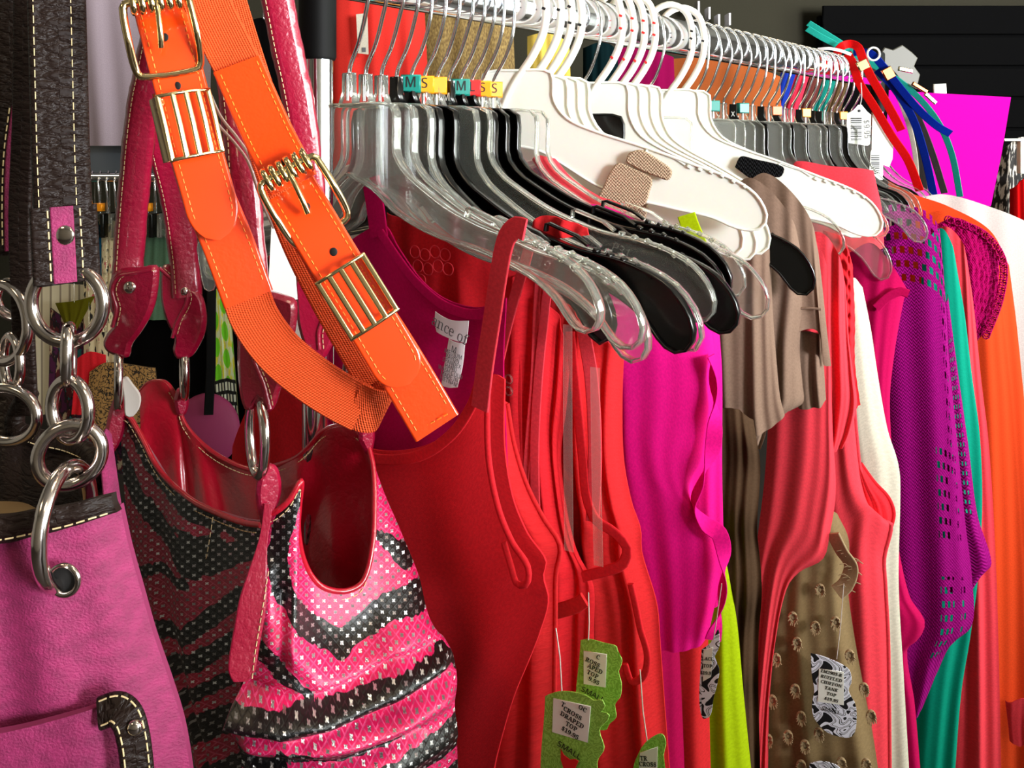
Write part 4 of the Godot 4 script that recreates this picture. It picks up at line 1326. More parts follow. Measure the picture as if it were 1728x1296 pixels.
	panel(t, "front", M.orange, 0.89, [1540, 372, 1590, 356, 1650, 386, 1692, 450], [1692, 450, 1702, 560, 1718, 720, 1732, 950, 1745, 1340], [1560, 1340, 1745, 1340], [1540, 372, 1560, 1340], {"nu": 60, "nv": 50, "amp": 0.008, "k": 3.0, "seed": 2.1, "top": 0.15})
	t = garment("orange_dress", "orange dress with bright shoulder in front of the white blouse", "dress", og)
	panel(t, "front", M.orange, 0.94, [1500, 305, 1535, 325, 1600, 348, 1670, 388, 1708, 450], [1708, 450, 1722, 560, 1740, 760, 1770, 1340], [1580, 1340, 1770, 1340], [1500, 305, 1540, 800, 1580, 1340], {"nu": 60, "nv": 50, "amp": 0.007, "k": 3.0, "seed": 0.3, "top": 0.1})
	t = garment("salmon_blouse", "salmon top with gathered sleeve at the lower far corner of the rail", "top", "")
	panel(t, "sleeve", M.coral_light, 0.85, [1700, 1190, 1728, 1180, 1760, 1200], [1760, 1200, 1764, 1260], [1706, 1255, 1730, 1262, 1764, 1260], [1700, 1190, 1706, 1255], {"nu": 20, "nv": 16, "amp": 0.008, "k": 2.0})
	t = garment("white_blouse", "white blouse at the far end of the rail, below the pink paper sign", "top", "")
	panel(t, "front", M.white_cloth, 1.01, [1500, 338, 1548, 334, 1592, 328, 1650, 342, 1740, 378, 1790, 420], [1790, 420, 1800, 700, 1810, 1340], [1560, 1340, 1810, 1340], [1500, 338, 1540, 800, 1560, 1340], {"nu": 50, "nv": 40, "amp": 0.01, "k": 3.0, "top": 0.3, "roll": 0.02})
	# coral blouse shoulder over the far white hanger
	t = garment("coral_blouse", "coral blouse draped over the hanger beside black lace strap", "top", "")
	panel(t, "front", M.coral_light, 0.52, [1335, 285, 1345, 272, 1400, 280, 1474, 288, 1478, 300], [1478, 300, 1490, 350, 1495, 420], [1380, 420, 1440, 430, 1495, 420], [1335, 285, 1360, 350, 1380, 420], {"nu": 30, "nv": 20, "amp": 0.004, "k": 1.4, "roll": 0.008})
	# lace straps looped over white hangers
	lace_loop("tan_lace_strap", "tan lace strap wound on the large front white hanger", [[1009, 332, 1020, 311, 1030, 290, 1043, 275, 1066, 283, 1100, 302, 1096, 325, 1088, 345, 1060, 352, 1030, 346], [1056, 274, 1061, 259, 1082, 253, 1112, 270, 1134, 288, 1128, 304, 1108, 298, 1082, 288]], 0.155, 0.008, M.tan_lace)
	lace_loop("tan_lace_strap", "tan lace strap hanging below the large front white hanger", [[1012, 340, 1030, 330, 1060, 336, 1092, 342, 1086, 372, 1060, 366, 1030, 358]], 0.155, -0.012, M.tan_lace)
	lace_loop("black_lace_strap", "black lace strap wound on the far white hanger", [[1240, 282, 1250, 264, 1272, 268, 1322, 282, 1318, 298, 1300, 300, 1296, 310, 1268, 302]], 0.418, 0.008, M.black_lace)
	price_tags()

func sheet_at(m: Mesher, pl: Dictionary, top: Array, right: Array, bottom: Array, left: Array, off: float) -> void:
	flat_sheet(m, pl, top, right, bottom, left, {"nu": 12, "nv": 16, "off": off, "amp": 0.001, "k": 0.8, "roll": 0.001, "thick": 0.0006})

func on_cloth_text(t: Node3D, text: String, x: float, y: float, pl: Dictionary, off: float, height: float, turn: float, m: Material, font: String) -> void:
	lettering(t, "print", text, Transform3D(Basis(pl.a, Vector3.UP, pl.n) * Basis(Vector3.BACK, turn), on_plane(x, y, pl, off)), height, m, font)

func lace_loop(called: String, label: String, polys: Array, s: float, off: float, m: Material) -> void:
	var pl := plane_at(s)
	var b := Mesher.new()
	for a in polys:
		var q := on_plane_list(a, pl, off)
		q.append(q[0])
		var c := on_plane(a[0], a[1], pl, off)
		var poly := PackedVector2Array()
		var sm := smooth(q, 40)
		for k in 39:
			poly.append(Vector2((sm[k] - c).dot(pl.a), (sm[k] - c).y))
		b.plate(poly, Transform3D(Basis(pl.a, Vector3.UP, pl.n), c), 0.004, 0.0014, 1.0)
	single(called, b, m, label, "strap")

# scalloped paper tag; lines of print; a string up to (sx, sy)
func price_tag(label: String, group: String, outline: Array, box: Array, s: float, off: float, face: Material, lines: Array, size: float, turn: float, string_path: Array, squash := 1.0, hand := "", hand_at := Vector2.ZERO) -> Node3D:
	var pl := plane_at(s, -1.0 if squash > 0.9 else 62.0)
	if squash <= 0.9:
		var at := on_plane(outline[0], outline[1], plane_at(s), off)
		pl.o = Vector3(at.x, EYE, at.z)
		off = 0.0
	var t := thing("price_tag", label, "price tag", on_plane(outline[0], outline[1], pl, off), group)
	var bs := Basis(pl.a, Vector3.UP, pl.n)
	for e in [[outline, face, "card", 0.0, 34], [box, M.paper, "sticker", 0.0009, 0]]:
		if e[0].is_empty(): continue
		var b := Mesher.new()
		var c := on_plane(e[0][0], e[0][1], pl, off + e[3])
		var q := on_plane_list(e[0], pl, off + e[3])
		var poly := PackedVector2Array()
		if e[4]:
			q.append(q[0])
			var sm := smooth(q, e[4] * 2 + 1)
			for k in e[4] * 2:
				poly.append(Vector2((sm[k] - c).dot(pl.a), (sm[k] - c).y))
		else:
			for p in q:
				poly.append(Vector2((p - c).dot(pl.a), (p - c).y))
		b.plate(poly, Transform3D(bs, c), 0.0009, 0.0002, 16.0)
		part(t, e[2], b, e[1])
	for e in lines:
		lettering(t, "print", e[0], Transform3D(bs * Basis(Vector3.BACK, turn), on_plane(e[1], e[2], pl, off + 0.0017)), size, M.ink, "Droid Serif Bold", -0.0 + 0.2, 1.0)
	if hand:
		lettering(t, "handwriting", hand, Transform3D(bs * Basis(Vector3.BACK, turn), on_plane(hand_at.x, hand_at.y, pl, off + 0.0017)), size * 1.25, M.ink, "Droid Sans", 0.3, 1.15)
	if string_path:
		var st := Mesher.new()
		var p := PackedVector3Array()
		for k in range(0, string_path.size(), 2):
			p.append(on_plane(string_path[k], string_path[k + 1], pl, off + 0.001))
		st.tube(p, 0.0005, 5)
		part(t, "loop", st, M.string_white)
	return t

func price_tags() -> void:
	var gg := "green scalloped price tags on the coral tops"
	price_tag("green scalloped price tag, lower front one with sticker and red flower cut", gg, [920, 1175, 925, 1172, 948, 1166, 985, 1171, 1004, 1182, 1016, 1180, 1022, 1194, 1014, 1200, 1028, 1204, 1027, 1214, 1012, 1232, 1020, 1262, 1008, 1286, 1010, 1340, 920, 1340], [934, 1178, 997, 1192, 992, 1253, 932, 1235], 0.006, 0.022, M.swirl, [["T", 950, 1189], ["OC", 983, 1196], ["CROSS", 966, 1204], ["DRAPED", 965, 1215], ["TOP", 964, 1226], ["$19.95", 962, 1237]], 0.0035, -0.14, [948, 1166, 945, 1110, 938, 1060], 1.0, "SMALL", Vector2(960, 1266))
	var fl := Mesher.new()
	traced(fl, [944, 1270, 950, 1278, 962, 1281, 972, 1276, 979, 1277, 974, 1288, 970, 1300, 960, 1310, 950, 1302, 944, 1288], -on_plane(961, 1285, plane_at(0.006), 0.026).z, 0.0006, 0.0001, Vector2(-0.6, 0))
	single("paper_flower", fl, M.clip_red, "red paper flower stuck on the lower green price tag", "sticker")
	price_tag("green scalloped price tag half hidden behind the lower front one", gg, [980, 1080, 995, 1078, 1024, 1086, 1040, 1090, 1044, 1104, 1050, 1112, 1048, 1124, 1044, 1134, 1049, 1152, 1047, 1176, 1038, 1188, 1040, 1210, 1028, 1222, 1022, 1232, 975, 1220], [985, 1098, 1024, 1104, 1022, 1160, 985, 1154], 0.034, 0.024, M.swirl, [["C", 1009, 1109], ["ROSS", 1000, 1118], ["APED", 1004, 1129], ["TOP", 1000, 1138], ["9.95", 1002, 1149]], 0.0035, -0.14, [993, 1080, 994, 1050, 993, 1000], 1.0, "SMALL", Vector2(1000, 1172))
	price_tag("green scalloped price tag on the fourth coral top, cut by the lower frame", gg, [1082, 1262, 1092, 1250, 1112, 1238, 1120, 1240, 1124, 1254, 1120, 1275, 1122, 1340, 1066, 1340, 1070, 1290], [1080, 1270, 1110, 1260, 1108, 1330, 1076, 1330], 0.05, 0.028, M.swirl, [["CROSS", 1093, 1290], ["DRAPED", 1093, 1302], ["TR", 1086, 1280]], 0.0034, 0.3, [1092, 1250, 1085, 1200, 1080, 1130])
	var dg := "black and white damask price tags"
	price_tag("damask price tag with sticker on the tufted chiffon tank", dg, [1368, 1102, 1385, 1106, 1415, 1118, 1433, 1130, 1437, 1150, 1432, 1165, 1444, 1190, 1445, 1222, 1440, 1240, 1428, 1245, 1395, 1235, 1374, 1212, 1370, 1190, 1374, 1165, 1370, 1140], [1382, 1128, 1424, 1134, 1424, 1190, 1380, 1184], 0.352, 0.022, M.damask, [["1M2903-R", 1403, 1136], ["RUFFLED", 1403, 1145], ["CHIFFON", 1403, 1154], ["TANK", 1403, 1163], ["TOP", 1403, 1172], ["$19.95", 1403, 1181]], 0.0038, -0.1, [1412, 1112, 1418, 1060, 1424, 985], 1.0, "SMALL", Vector2(1402, 1199))
	price_tag("damask price tag only just rising at the lower frame under the chiffon tank tag", dg, [1366, 1288, 1385, 1284, 1410, 1290, 1420, 1300, 1420, 1340, 1366, 1340], [], 0.352, 0.024, M.damask, [], 0.004, 0.0, [])
	price_tag("damask price tag edge on beside the lime dress", dg, [1184, 1096, 1200, 1084, 1212, 1062, 1214, 1090, 1206, 1110, 1214, 1130, 1204, 1180, 1198, 1208, 1186, 1212, 1180, 1180], [1187, 1098, 1203, 1092, 1200, 1142, 1186, 1150], 0.122, 0.02, M.damask, [["LACE", 1194, 1112], ["TOP", 1194, 1124], ["$19.95", 1193, 1136]], 0.003, 0.15, [1204, 1080, 1210, 1040, 1218, 985])

# ---------------------------------------------------------------- zebra bag
# flat leaf-shaped strap end, folded over and riveted
func leaf_flap(parent: Node3D, outline: Array, d: float, thick: float, rivet: Vector2, seam: Array, tilt := 0.0, mt: Material = null) -> void:
	var m := Mesher.new()
	traced(m, outline, d, thick, minf(0.0028, thick * 0.4), Vector2(tilt, 0), 60)
	var o := part(parent, "strap_end", m, mt if mt else M.patent_red)
	if rivet != Vector2.ZERO:
		var r := Mesher.new()
		r.ball(pt(rivet.x, rivet.y, d - thick * 0.5), 0.0052, Vector3(1, 1, 0.6))
		part(o, "rivet", r, M.nickel)
	if seam.size():
		var st := Mesher.new()
		var a := []
		for k in range(0, seam.size(), 2):
			a.append_array([seam[k], seam[k + 1], d - thick * 0.56])
		stitches(st, curve(a, 60), 0.0028, 0.0012, 0.00033)
		part(o, "stitching", st, M.thread_cream)
		var fold := Mesher.new()
		var b := []
		for k in range(0, seam.size(), 2):
			b.append_array([seam[k] - 7.0, seam[k + 1], d - thick * 0.5])
		fold.tube(curve(b, 40), 0.0016, 8)
		part(o, "folded_edge", fold, mt if mt else M.patent_red)

func round_strap(parent: Node3D, a: Array, w: float, th: float, count := 60) -> void:
	var m := Mesher.new()
	var path := curve(a, count)
	var wob := PackedFloat32Array()
	for k in count:
		wob.append(1.0 + 0.02 * sin(k * 0.9) + 0.015 * sin(k * 2.3))
	var sides := strap(m, path, w, th, 0.0, wob)
	var o := part(parent, "handle", m, M.patent_red)
	var st := Mesher.new()
	stitches(st, offset_path(path, sides, w * 0.36, th * 0.42), 0.003, 0.0014, 0.00035)
	part(o, "stitching", st, M.thread_cream)

func make_zebra_bag() -> void:
	var t := thing("zebra_handbag", "pink and black zebra striped handbag with silver glitter dots and red patent handles", "handbag", pt(560, 1420, 0.62))
	# front face, turned away towards the shop
	var front := Mesher.new()
	var ftop := [196, 705, .70, 212, 698, .697, 232, 725, .69, 270, 795, .67, 320, 842, .645, 372, 868, .62, 412, 882, .60, 440, 886, .588]
	var fright := [440, 886, .588, 428, 960, .575, 405, 1080, .565, 388, 1190, .56, 395, 1290, .56, 400, 1440, .56]
	var fbottom := [340, 1440, .68, 370, 1440, .62, 400, 1440, .56]
	var fleft := [196, 705, .70, 206, 850, .70, 232, 1010, .695, 280, 1150, .69, 320, 1270, .68, 340, 1440, .68]
	var fwhere := coons_places(ftop, fright, fbottom, fleft, 50, 60)
	var fbands := [[10, 21, 212, 700, 236, 745, 275, 815, 330, 862, 390, 888, 442, 905], [14, 15, 200, 770, 225, 830, 262, 880, 300, 925, 330, 965], [11, 6, 232, 968, 270, 962, 300, 980, 322, 992], [3, 24, 300, 890, 330, 918, 350, 925], [20, 20, 350, 955, 390, 938, 432, 930], [14, 16, 262, 1062, 315, 1078, 350, 1050, 400, 1010], [18, 14, 280, 1130, 335, 1118, 390, 1085], [14, 10, 300, 1185, 350, 1165, 400, 1140], [24, 24, 310, 1240, 350, 1225, 400, 1215], [22, 22, 330, 1320, 400, 1300], [22, 22, 330, 1400, 400, 1390]]
	sheet(front, curve(ftop, 50), curve(fright, 60), curve(fbottom, 50), curve(fleft, 60), Vector3(-0.5, 0, 0.86), {"amp": 0.006, "k": 1.6, "seed": 1.0, "roll": 0.004, "thick": 0.002, "uv01": true, "top": 0.4})
	part(t, "front_panel", front, zebra_material(3.0, fwhere, 50, 60, fbands, Color(0.62, 0.04, 0.19), 17.0))  # deeper pink than the side panel: its shade is painted into the print
	# side gusset that sags open towards the camera, gathered into rolls
	var side := Mesher.new()
	var stop := [448, 870, .572, 468, 862, .571, 490, 842, .572, 508, 812, .577, 505, 850, .582, 503, 895, .587, 514, 950, .592, 540, 988, .598, 580, 998, .606, 612, 982, .614, 628, 925, .625, 632, 850, .64, 630, 790, .652, 622, 752, .66]
	var sright := [622, 752, .66, 648, 830, .652, 682, 910, .645, 712, 985, .638, 728, 1050, .632, 762, 1098, .626, 776, 1150, .622, 772, 1210, .62, 778, 1300, .62, 780, 1440, .62]
	var sbottom := [395, 1440, .545, 600, 1440, .57, 780, 1440, .62]
	var sleft := [448, 870, .572, 440, 960, .565, 428, 1080, .556, 416, 1150, .55, 385, 1195, .545, 378, 1225, .543, 402, 1262, .545, 408, 1330, .546, 395, 1440, .545]
	var swhere := coons_places(stop, sright, sbottom, sleft, 90, 130)
	var sbands := [[17, 18, 506, 812, 480, 880, 466, 945, 478, 1005, 515, 1045, 560, 1072, 572, 1080], [14, 26, 572, 1078, 612, 1052, 655, 1020, 712, 1008], [8, 20, 640, 905, 665, 925, 690, 945], [18, 8, 438, 1095, 470, 1128, 520, 1150], [24, 22, 375, 1205, 470, 1196, 560, 1166, 650, 1136, 738, 1108], [20, 4, 480, 1252, 560, 1243, 640, 1228, 690, 1212], [22, 30, 520, 1300, 620, 1288, 700, 1262, 775, 1240], [10, 10, 740, 1088, 765, 1110, 778, 1130], [24, 20, 400, 1275, 440, 1275, 470, 1290], [24, 24, 400, 1370, 600, 1360, 780, 1320]]
	var rolls := [[30.0, 0.011, 486, 1080, 540, 1115, 610, 1110, 690, 1070, 730, 1060], [25.0, 0.024, 375, 1205, 470, 1194, 560, 1164, 650, 1134, 740, 1102], [22.0, 0.016, 420, 1248, 520, 1226, 620, 1200, 745, 1170], [24.0, 0.012, 430, 1310, 560, 1290, 660, 1262, 775, 1235], [9.0, -0.008, 420, 1160, 500, 1160, 580, 1132, 660, 1096, 762, 1080], [9.0, -0.008, 400, 1232, 500, 1218, 600, 1180, 750, 1140], [9.0, -0.006, 430, 1278, 560, 1258, 700, 1216], [10.0, -0.006, 476, 1000, 477, 1060, 476, 1110], [14.0, 0.006, 450, 960, 448, 1040, 450, 1100]]
	var ridge := func(u: float, v: float) -> float:
		var q := swhere[roundi(v * 129) * 90 + roundi(u * 89)]
		var e := 0.018 * sin(PI * u) * smoothstep(0.12, 0.5, v)
		for r in rolls:
			var b: Array = [0.0, 0.0] + r.slice(2)
			e += r[1] * exp(-pow(band_distance(q, b) / r[0], 2))
		return e
	sheet(side, curve(stop, 90), curve(sright, 130), curve(sbottom, 90), curve(sleft, 130), Vector3(0.25, 0.12, 0.96), {"amp": 0.002, "k": 2.3, "seed": 0.4, "roll": 0.008, "thick": 0.002, "uv01": true, "f": ridge})
	part(t, "side_panel", side, zebra_material(0.0, swhere, 90, 130, sbands, Color(0.84, 0.06, 0.34), 19.5))
	# back and floor, hidden inside
	var back := Mesher.new()
	var btop := [236, 662, .80, 252, 646, .80, 278, 645, .795, 296, 668, .79, 312, 715, .785, 345, 752, .775, 385, 778, .76, 428, 792, .745, 470, 784, .73, 500, 772, .715, 520, 755, .705, 545, 728, .695, 575, 718, .685, 602, 728, .675, 622, 752, .664]
	sheet(back, curve(btop, 80), curve([622, 752, .664, 632, 830, .66, 634, 920, .655, 640, 1050, .655, 650, 1250, .655], 40), curve([260, 1250, .77, 450, 1250, .71, 650, 1250, .655], 80), curve([236, 662, .80, 245, 900, .79, 260, 1250, .77], 40), Vector3(0.3, 0.2, 0.93), {"amp": 0.008, "k": 3.4, "seed": 0.3, "roll": 0.0, "thick": 0.003, "top": 0.5, "f": func(u: float, v: float) -> float: return 0.004 * sin(16 * v + 9 * u) + 0.002 * sin(31 * u - 12 * v)})
	part(t, "lining", back, M.lining_red, "red wrinkled patent lining")
	var base := Mesher.new()
	sheet(base, curve([250, 1060, .76, 450, 1060, .7, 640, 1080, .655], 30), curve([640, 1080, .655, 560, 1120, .6, 480, 1160, .56], 20), curve([300, 1150, .69, 400, 1160, .6, 480, 1160, .56], 30), curve([250, 1060, .76, 270, 1100, .72, 300, 1150, .69], 20), Vector3.UP, {"amp": 0.004, "k": 2.0, "thick": 0.002})
	part(t, "lining", base, M.lining_red)
	# rims: rolled edges and stitching along the mouth
	for e in [[ftop, 60], [stop, 90], [btop, 90]]:
		var r := Mesher.new()
		var c := curve(e[0], e[1])
		r.tube(c, 0.0021, 8)
		part(t, "mouth_edge", r, M.lining_red)
		var st := Mesher.new()
		var q := PackedVector3Array()
		for p in c:
			q.append(p + Vector3(0, -0.0045, 0.0025))
		stitches(st, q, 0.0035, 0.0015, 0.0004)
		part(t, "stitching", st, M.thread_cream)
	var seam := Mesher.new()
	stitches(seam, curve([360, 868, .618, 352, 920, .618, 340, 980, .622, 325, 1040, .628, 305, 1090, .64], 60), 0.0035, 0.002, 0.0004)
	part(t, "stitching", seam, M.thread_cream)
	# pull strip at the near corner
	var strip := Mesher.new()
	var sp := curve([453, 850, .566, 448, 890, .563, 438, 945, .558, 424, 1030, .549, 412, 1100, .543, 406, 1150, .538], 40)
	var wide := PackedFloat32Array()
	for k in 40:
		var f := k / 39.0
		wide.append(0.3 + 0.7 * smoothstep(0.15, 0.6, f) if f < 0.9 else 1.0 - pow((f - 0.9) / 0.1, 2) * 0.5)
	var ss := strap(strip, sp, 0.018, 0.003, 0.0, wide)
	var so := part(t, "corner_strip", strip, M.patent_red)
	var sst := Mesher.new()
	stitches(sst, offset_path(sp, ss, -0.0068, 0.002).slice(14), 0.003, 0.0015, 0.00035)
	part(so, "stitching", sst, M.thread_cream)
	# ring tabs on the bag
	for e in [[[178, 730, 186, 690, 196, 668, 208, 672, 212, 700, 205, 740, 190, 762], .695], [[294, 672, 300, 655, 312, 655, 318, 678, 312, 700, 300, 698], .785], [[440, 880, 432, 830, 440, 792, 454, 782, 468, 792, 474, 830, 462, 872, 450, 900], .572], [[604, 740, 606, 712, 618, 704, 630, 714, 632, 745, 622, 770], .66]]:
		var m := Mesher.new()
		traced(m, e[0], e[1], 0.007, 0.0025, Vector2(0.5, 0), 40)
		part(t, "ring_tab", m, M.patent_red)
	# rings
	for e in [[200, 640, 46, .69, Vector3(-0.9, 0, 0.42)], [311, 628, 42, .775, Vector3(-0.9, 0, 0.42)], [434, 735, 66, .57, Vector3(-0.82, 0, 0.5)], [600, 655, 60, .665, Vector3(-0.8, 0, 0.5)]]:
		var m := Mesher.new()
		var rr: float = e[2] / F * e[3]
		var nrm: Vector3 = (e[4] as Vector3).normalized()
		var ax := nrm.cross(Vector3.UP).normalized()
		m.ring(pt(e[0], e[1], e[3]), ax * rr * 0.75, Vector3.UP * rr, 0.0034, 44, 12)
		part(t, "ring", m, M.nickel, "metal handle ring")
	# handles
	round_strap(t, [305, -150, .60, 285, -30, .62, 262, 80, .64, 240, 190, .66, 226, 320, .68, 218, 420, .69, 214, 492, .69], 0.0235, 0.012)
	round_strap(t, [280, -150, .62, 278, -20, .66, 268, 120, .70, 275, 240, .73, 297, 340, .755, 310, 430, .765, 316, 500, .765], 0.0255, 0.012)
	round_strap(t, [340, -150, .58, 365, -20, .57, 390, 100, .57, 405, 220, .57, 412, 340, .57, 422, 450, .57, 432, 540, .57], 0.0225, 0.011)
	round_strap(t, [430, -150, .62, 462, -30, .63, 482, 70, .635, 505, 180, .64, 520, 300, .645, 530, 400, .65, 536, 470, .65], 0.0235, 0.013)
	# strap ends
	leaf_flap(t, [188, 520, 186, 480, 200, 455, 240, 450, 262, 447, 268, 454, 264, 500, 255, 530, 238, 560, 222, 582, 217, 602, 200, 600, 182, 592, 176, 578, 184, 560, 196, 545], .685, 0.009, Vector2(219, 485), [197, 552, 203, 520, 196, 490, 206, 468, 236, 460, 264, 456])
	leaf_flap(t, [272, 470, 276, 448, 288, 446, 302, 460, 322, 480, 340, 498, 348, 530, 346, 560, 335, 585, 322, 602, 300, 604, 293, 590, 296, 570, 284, 545, 274, 510], .765, 0.009, Vector2(309, 492), [276, 452, 296, 470, 320, 490, 322, 510, 305, 545, 298, 570])
	leaf_flap(t, [402, 560, 410, 500, 440, 490, 480, 498, 500, 510, 496, 570, 490, 610, 472, 660, 462, 690, 448, 694, 440, 668, 428, 690, 414, 688, 404, 640], .565, 0.010, Vector2.ZERO, [428, 575, 436, 610, 452, 650, 462, 690])
	leaf_flap(t, [500, 500, 500, 470, 520, 462, 545, 458, 568, 470, 590, 520, 606, 560, 610, 590, 600, 605, 585, 598, 570, 560, 560, 585, 545, 605, 520, 590, 505, 550], .645, 0.011, Vector2(540, 489), [561, 500, 555, 530, 545, 560, 546, 590])
	# clear fastener and tangled thread left on a ring
	var thr := Mesher.new()
	thr.tube(curve([352, 152, .545, 372, 196, .54, 400, 232, .54, 420, 262, .54, 436, 305, .54, 450, 345, .545, 470, 385, .55], 40), 0.0009, 6)
	thr.tube(curve([340, 146, .545, 365, 205, .538, 395, 240, .538, 418, 272, .538, 434, 318, .538, 446, 350, .545, 462, 385, .55], 40), 0.0009, 6)
	var card := thing("price_tag", "white card price tag on a thread between the red handles", "price tag", pt(478, 500, .60))
	part(card, "thread", thr, M.string_white)
	var cd := Mesher.new()
	traced(cd, [458, 382, 466, 372, 492, 394, 494, 408, 502, 505, 452, 508], .60, 0.0008, 0.0001)
	part(card, "card", cd, M.paper)
	var tg := Mesher.new()
	traced(tg, [332, 420, 336, 402, 346, 400, 356, 430, 364, 470, 362, 488, 352, 492, 344, 486], .72, 0.002, 0.0006, Vector2.ZERO, 24)
	single("fastener_loop", tg, M.clear_rim, "clear plastic tag fastener behind the orange belt tip", "fastener")
	var fl := Mesher.new()
	traced(fl, [206, 640, 214, 634, 224, 648, 236, 668, 234, 690, 222, 704, 212, 700, 210, 670], .68, 0.003, 0.001, Vector2(0.3, 0), 24)
	single("paper_tag", fl, M.string_white, "crumpled white paper tag tied at the zebra bag ring", "price tag")

# where the points of a panel lie in picture space, for its print and its folds
func coons_places(top: Array, right: Array, bottom: Array, left: Array, nu: int, nv: int) -> PackedVector2Array:
	var a := smooth(px_list(top), nu)
	var b := smooth(px_list(bottom), nu)
	var l := smooth(px_list(left), nv)
	var r := smooth(px_list(right), nv)
	var out := PackedVector2Array()
	for j in nv:
		var v := float(j) / (nv - 1)
		for i in nu:
			var u := float(i) / (nu - 1)
			var p := a[i] * (1 - v) + b[i] * v + l[j] * (1 - u) + r[j] * u - (a[0] * (1 - u) * (1 - v) + a[nu - 1] * u * (1 - v) + b[0] * (1 - u) * v + b[nu - 1] * u * v)
			out.append(Vector2(p.x, p.y))
	return out

# ---------------------------------------------------------------- orange belts
func frame_at(x: float, y: float, d: float, tx: float, ty: float, turn := 0.0) -> Transform3D:
	# y axis along the picture direction (tx, ty), z towards the camera
	var along := Vector3(tx, -ty, 0).normalized()
	var z := (Vector3(0, EYE, 0) - pt(x, y, d)).normalized()
	z = (z - along * z.dot(along)).normalized()
	var b := Basis(along.cross(z).normalized(), along, z)
	return Transform3D(b * Basis(Vector3.UP, turn), pt(x, y, d))

func buckle(parent: Node3D, xf: Transform3D, w: float, h: float, coils: bool) -> void:
	# frame: x across the strap, y along it (towards the tip); its far bar dips under the strap
	var m := Mesher.new()
	var p := []
	for q in [[-0.5, -0.44], [-0.43, -0.5], [0.43, -0.5], [0.5, -0.44], [0.52, 0.0], [0.5, 0.40], [0.42, 0.5], [-0.42, 0.5], [-0.5, 0.40], [-0.52, 0.0], [-0.5, -0.44]]:
		p.append(Vector3(q[0] * w, q[1] * h, 0.005 - 0.011 * smoothstep(-0.2, 0.5, q[1])))
	var sm := smooth(p, 61)
	var path := PackedVector3Array()
	var sides := PackedVector3Array()
	for k in 60:
		path.append(xf * sm[k])
		sides.append(xf.basis.z)
	m.sweep(path, sides, stadium(0.0062, 0.0042, 4), PackedFloat32Array(), true)
	var o := part(parent, "buckle", m, M.gold, "pale gold buckle")
	var c := Mesher.new()
	for k in 6:
		var x := (k - 2.5) / 6.0 * w * 0.82
		c.ring(xf * Vector3(x, -0.5 * h, 0.004), xf.basis.z * 0.0036, xf.basis.y * 0.0058, 0.0019, 20, 8)
	part(o, "coil", c, M.gold)
	var pr := Mesher.new()
	pr.tube(PackedVector3Array([xf * Vector3(0, -0.5 * h, 0.006), xf * Vector3(0.0, -0.3 * h, 0.0085), xf * Vector3(0.001, 0.0, 0.0075), xf * Vector3(0.002, 0.16 * h, 0.004)]), 0.0017, 10)
	part(o, "prong", pr, M.gold)

func slide(parent: Node3D, xf: Transform3D, w: float, h: float) -> void:
	var m := Mesher.new()
	var bend := func(x: float) -> float: return 0.0062 - 0.0042 * pow(absf(x) / (w * 0.5), 2.4)
	for k in 5:
		var x := (k - 2.0) / 4.0 * w * 0.93
		m.sweep(PackedVector3Array([xf * Vector3(x, -h / 2, bend.call(x)), xf * Vector3(x, 0, bend.call(x) + 0.0008), xf * Vector3(x, h / 2, bend.call(x))]), PackedVector3Array([xf.basis.x, xf.basis.x, xf.basis.x]), stadium(0.0032 if k in [0, 4] else 0.0034, 0.0018))
	for y in [-h / 2, h / 2]:
		var path := PackedVector3Array()
		var sd := PackedVector3Array()
		for k in 13:
			var x := (k / 12.0 - 0.5) * w
			path.append(xf * Vector3(x, y, bend.call(x)))
			sd.append(xf.basis.y)
		m.sweep(path, sd, stadium(0.0024, 0.0020))
	var o := part(parent, "slide_loop", m, M.gold, "pale gold barred slide")
	var s := Mesher.new()
	for e in [-1.0, 1.0]:
		s.box(xf * Vector3(e * w * 0.5, 0, -0.003), Vector3(0.0012, h, 0.011), xf.basis, 0.0004)
	s.box(xf * Vector3(0, 0, -0.0085), Vector3(w, h, 0.001), xf.basis, 0.0003)
	part(o, "side_wall", s, M.gold)

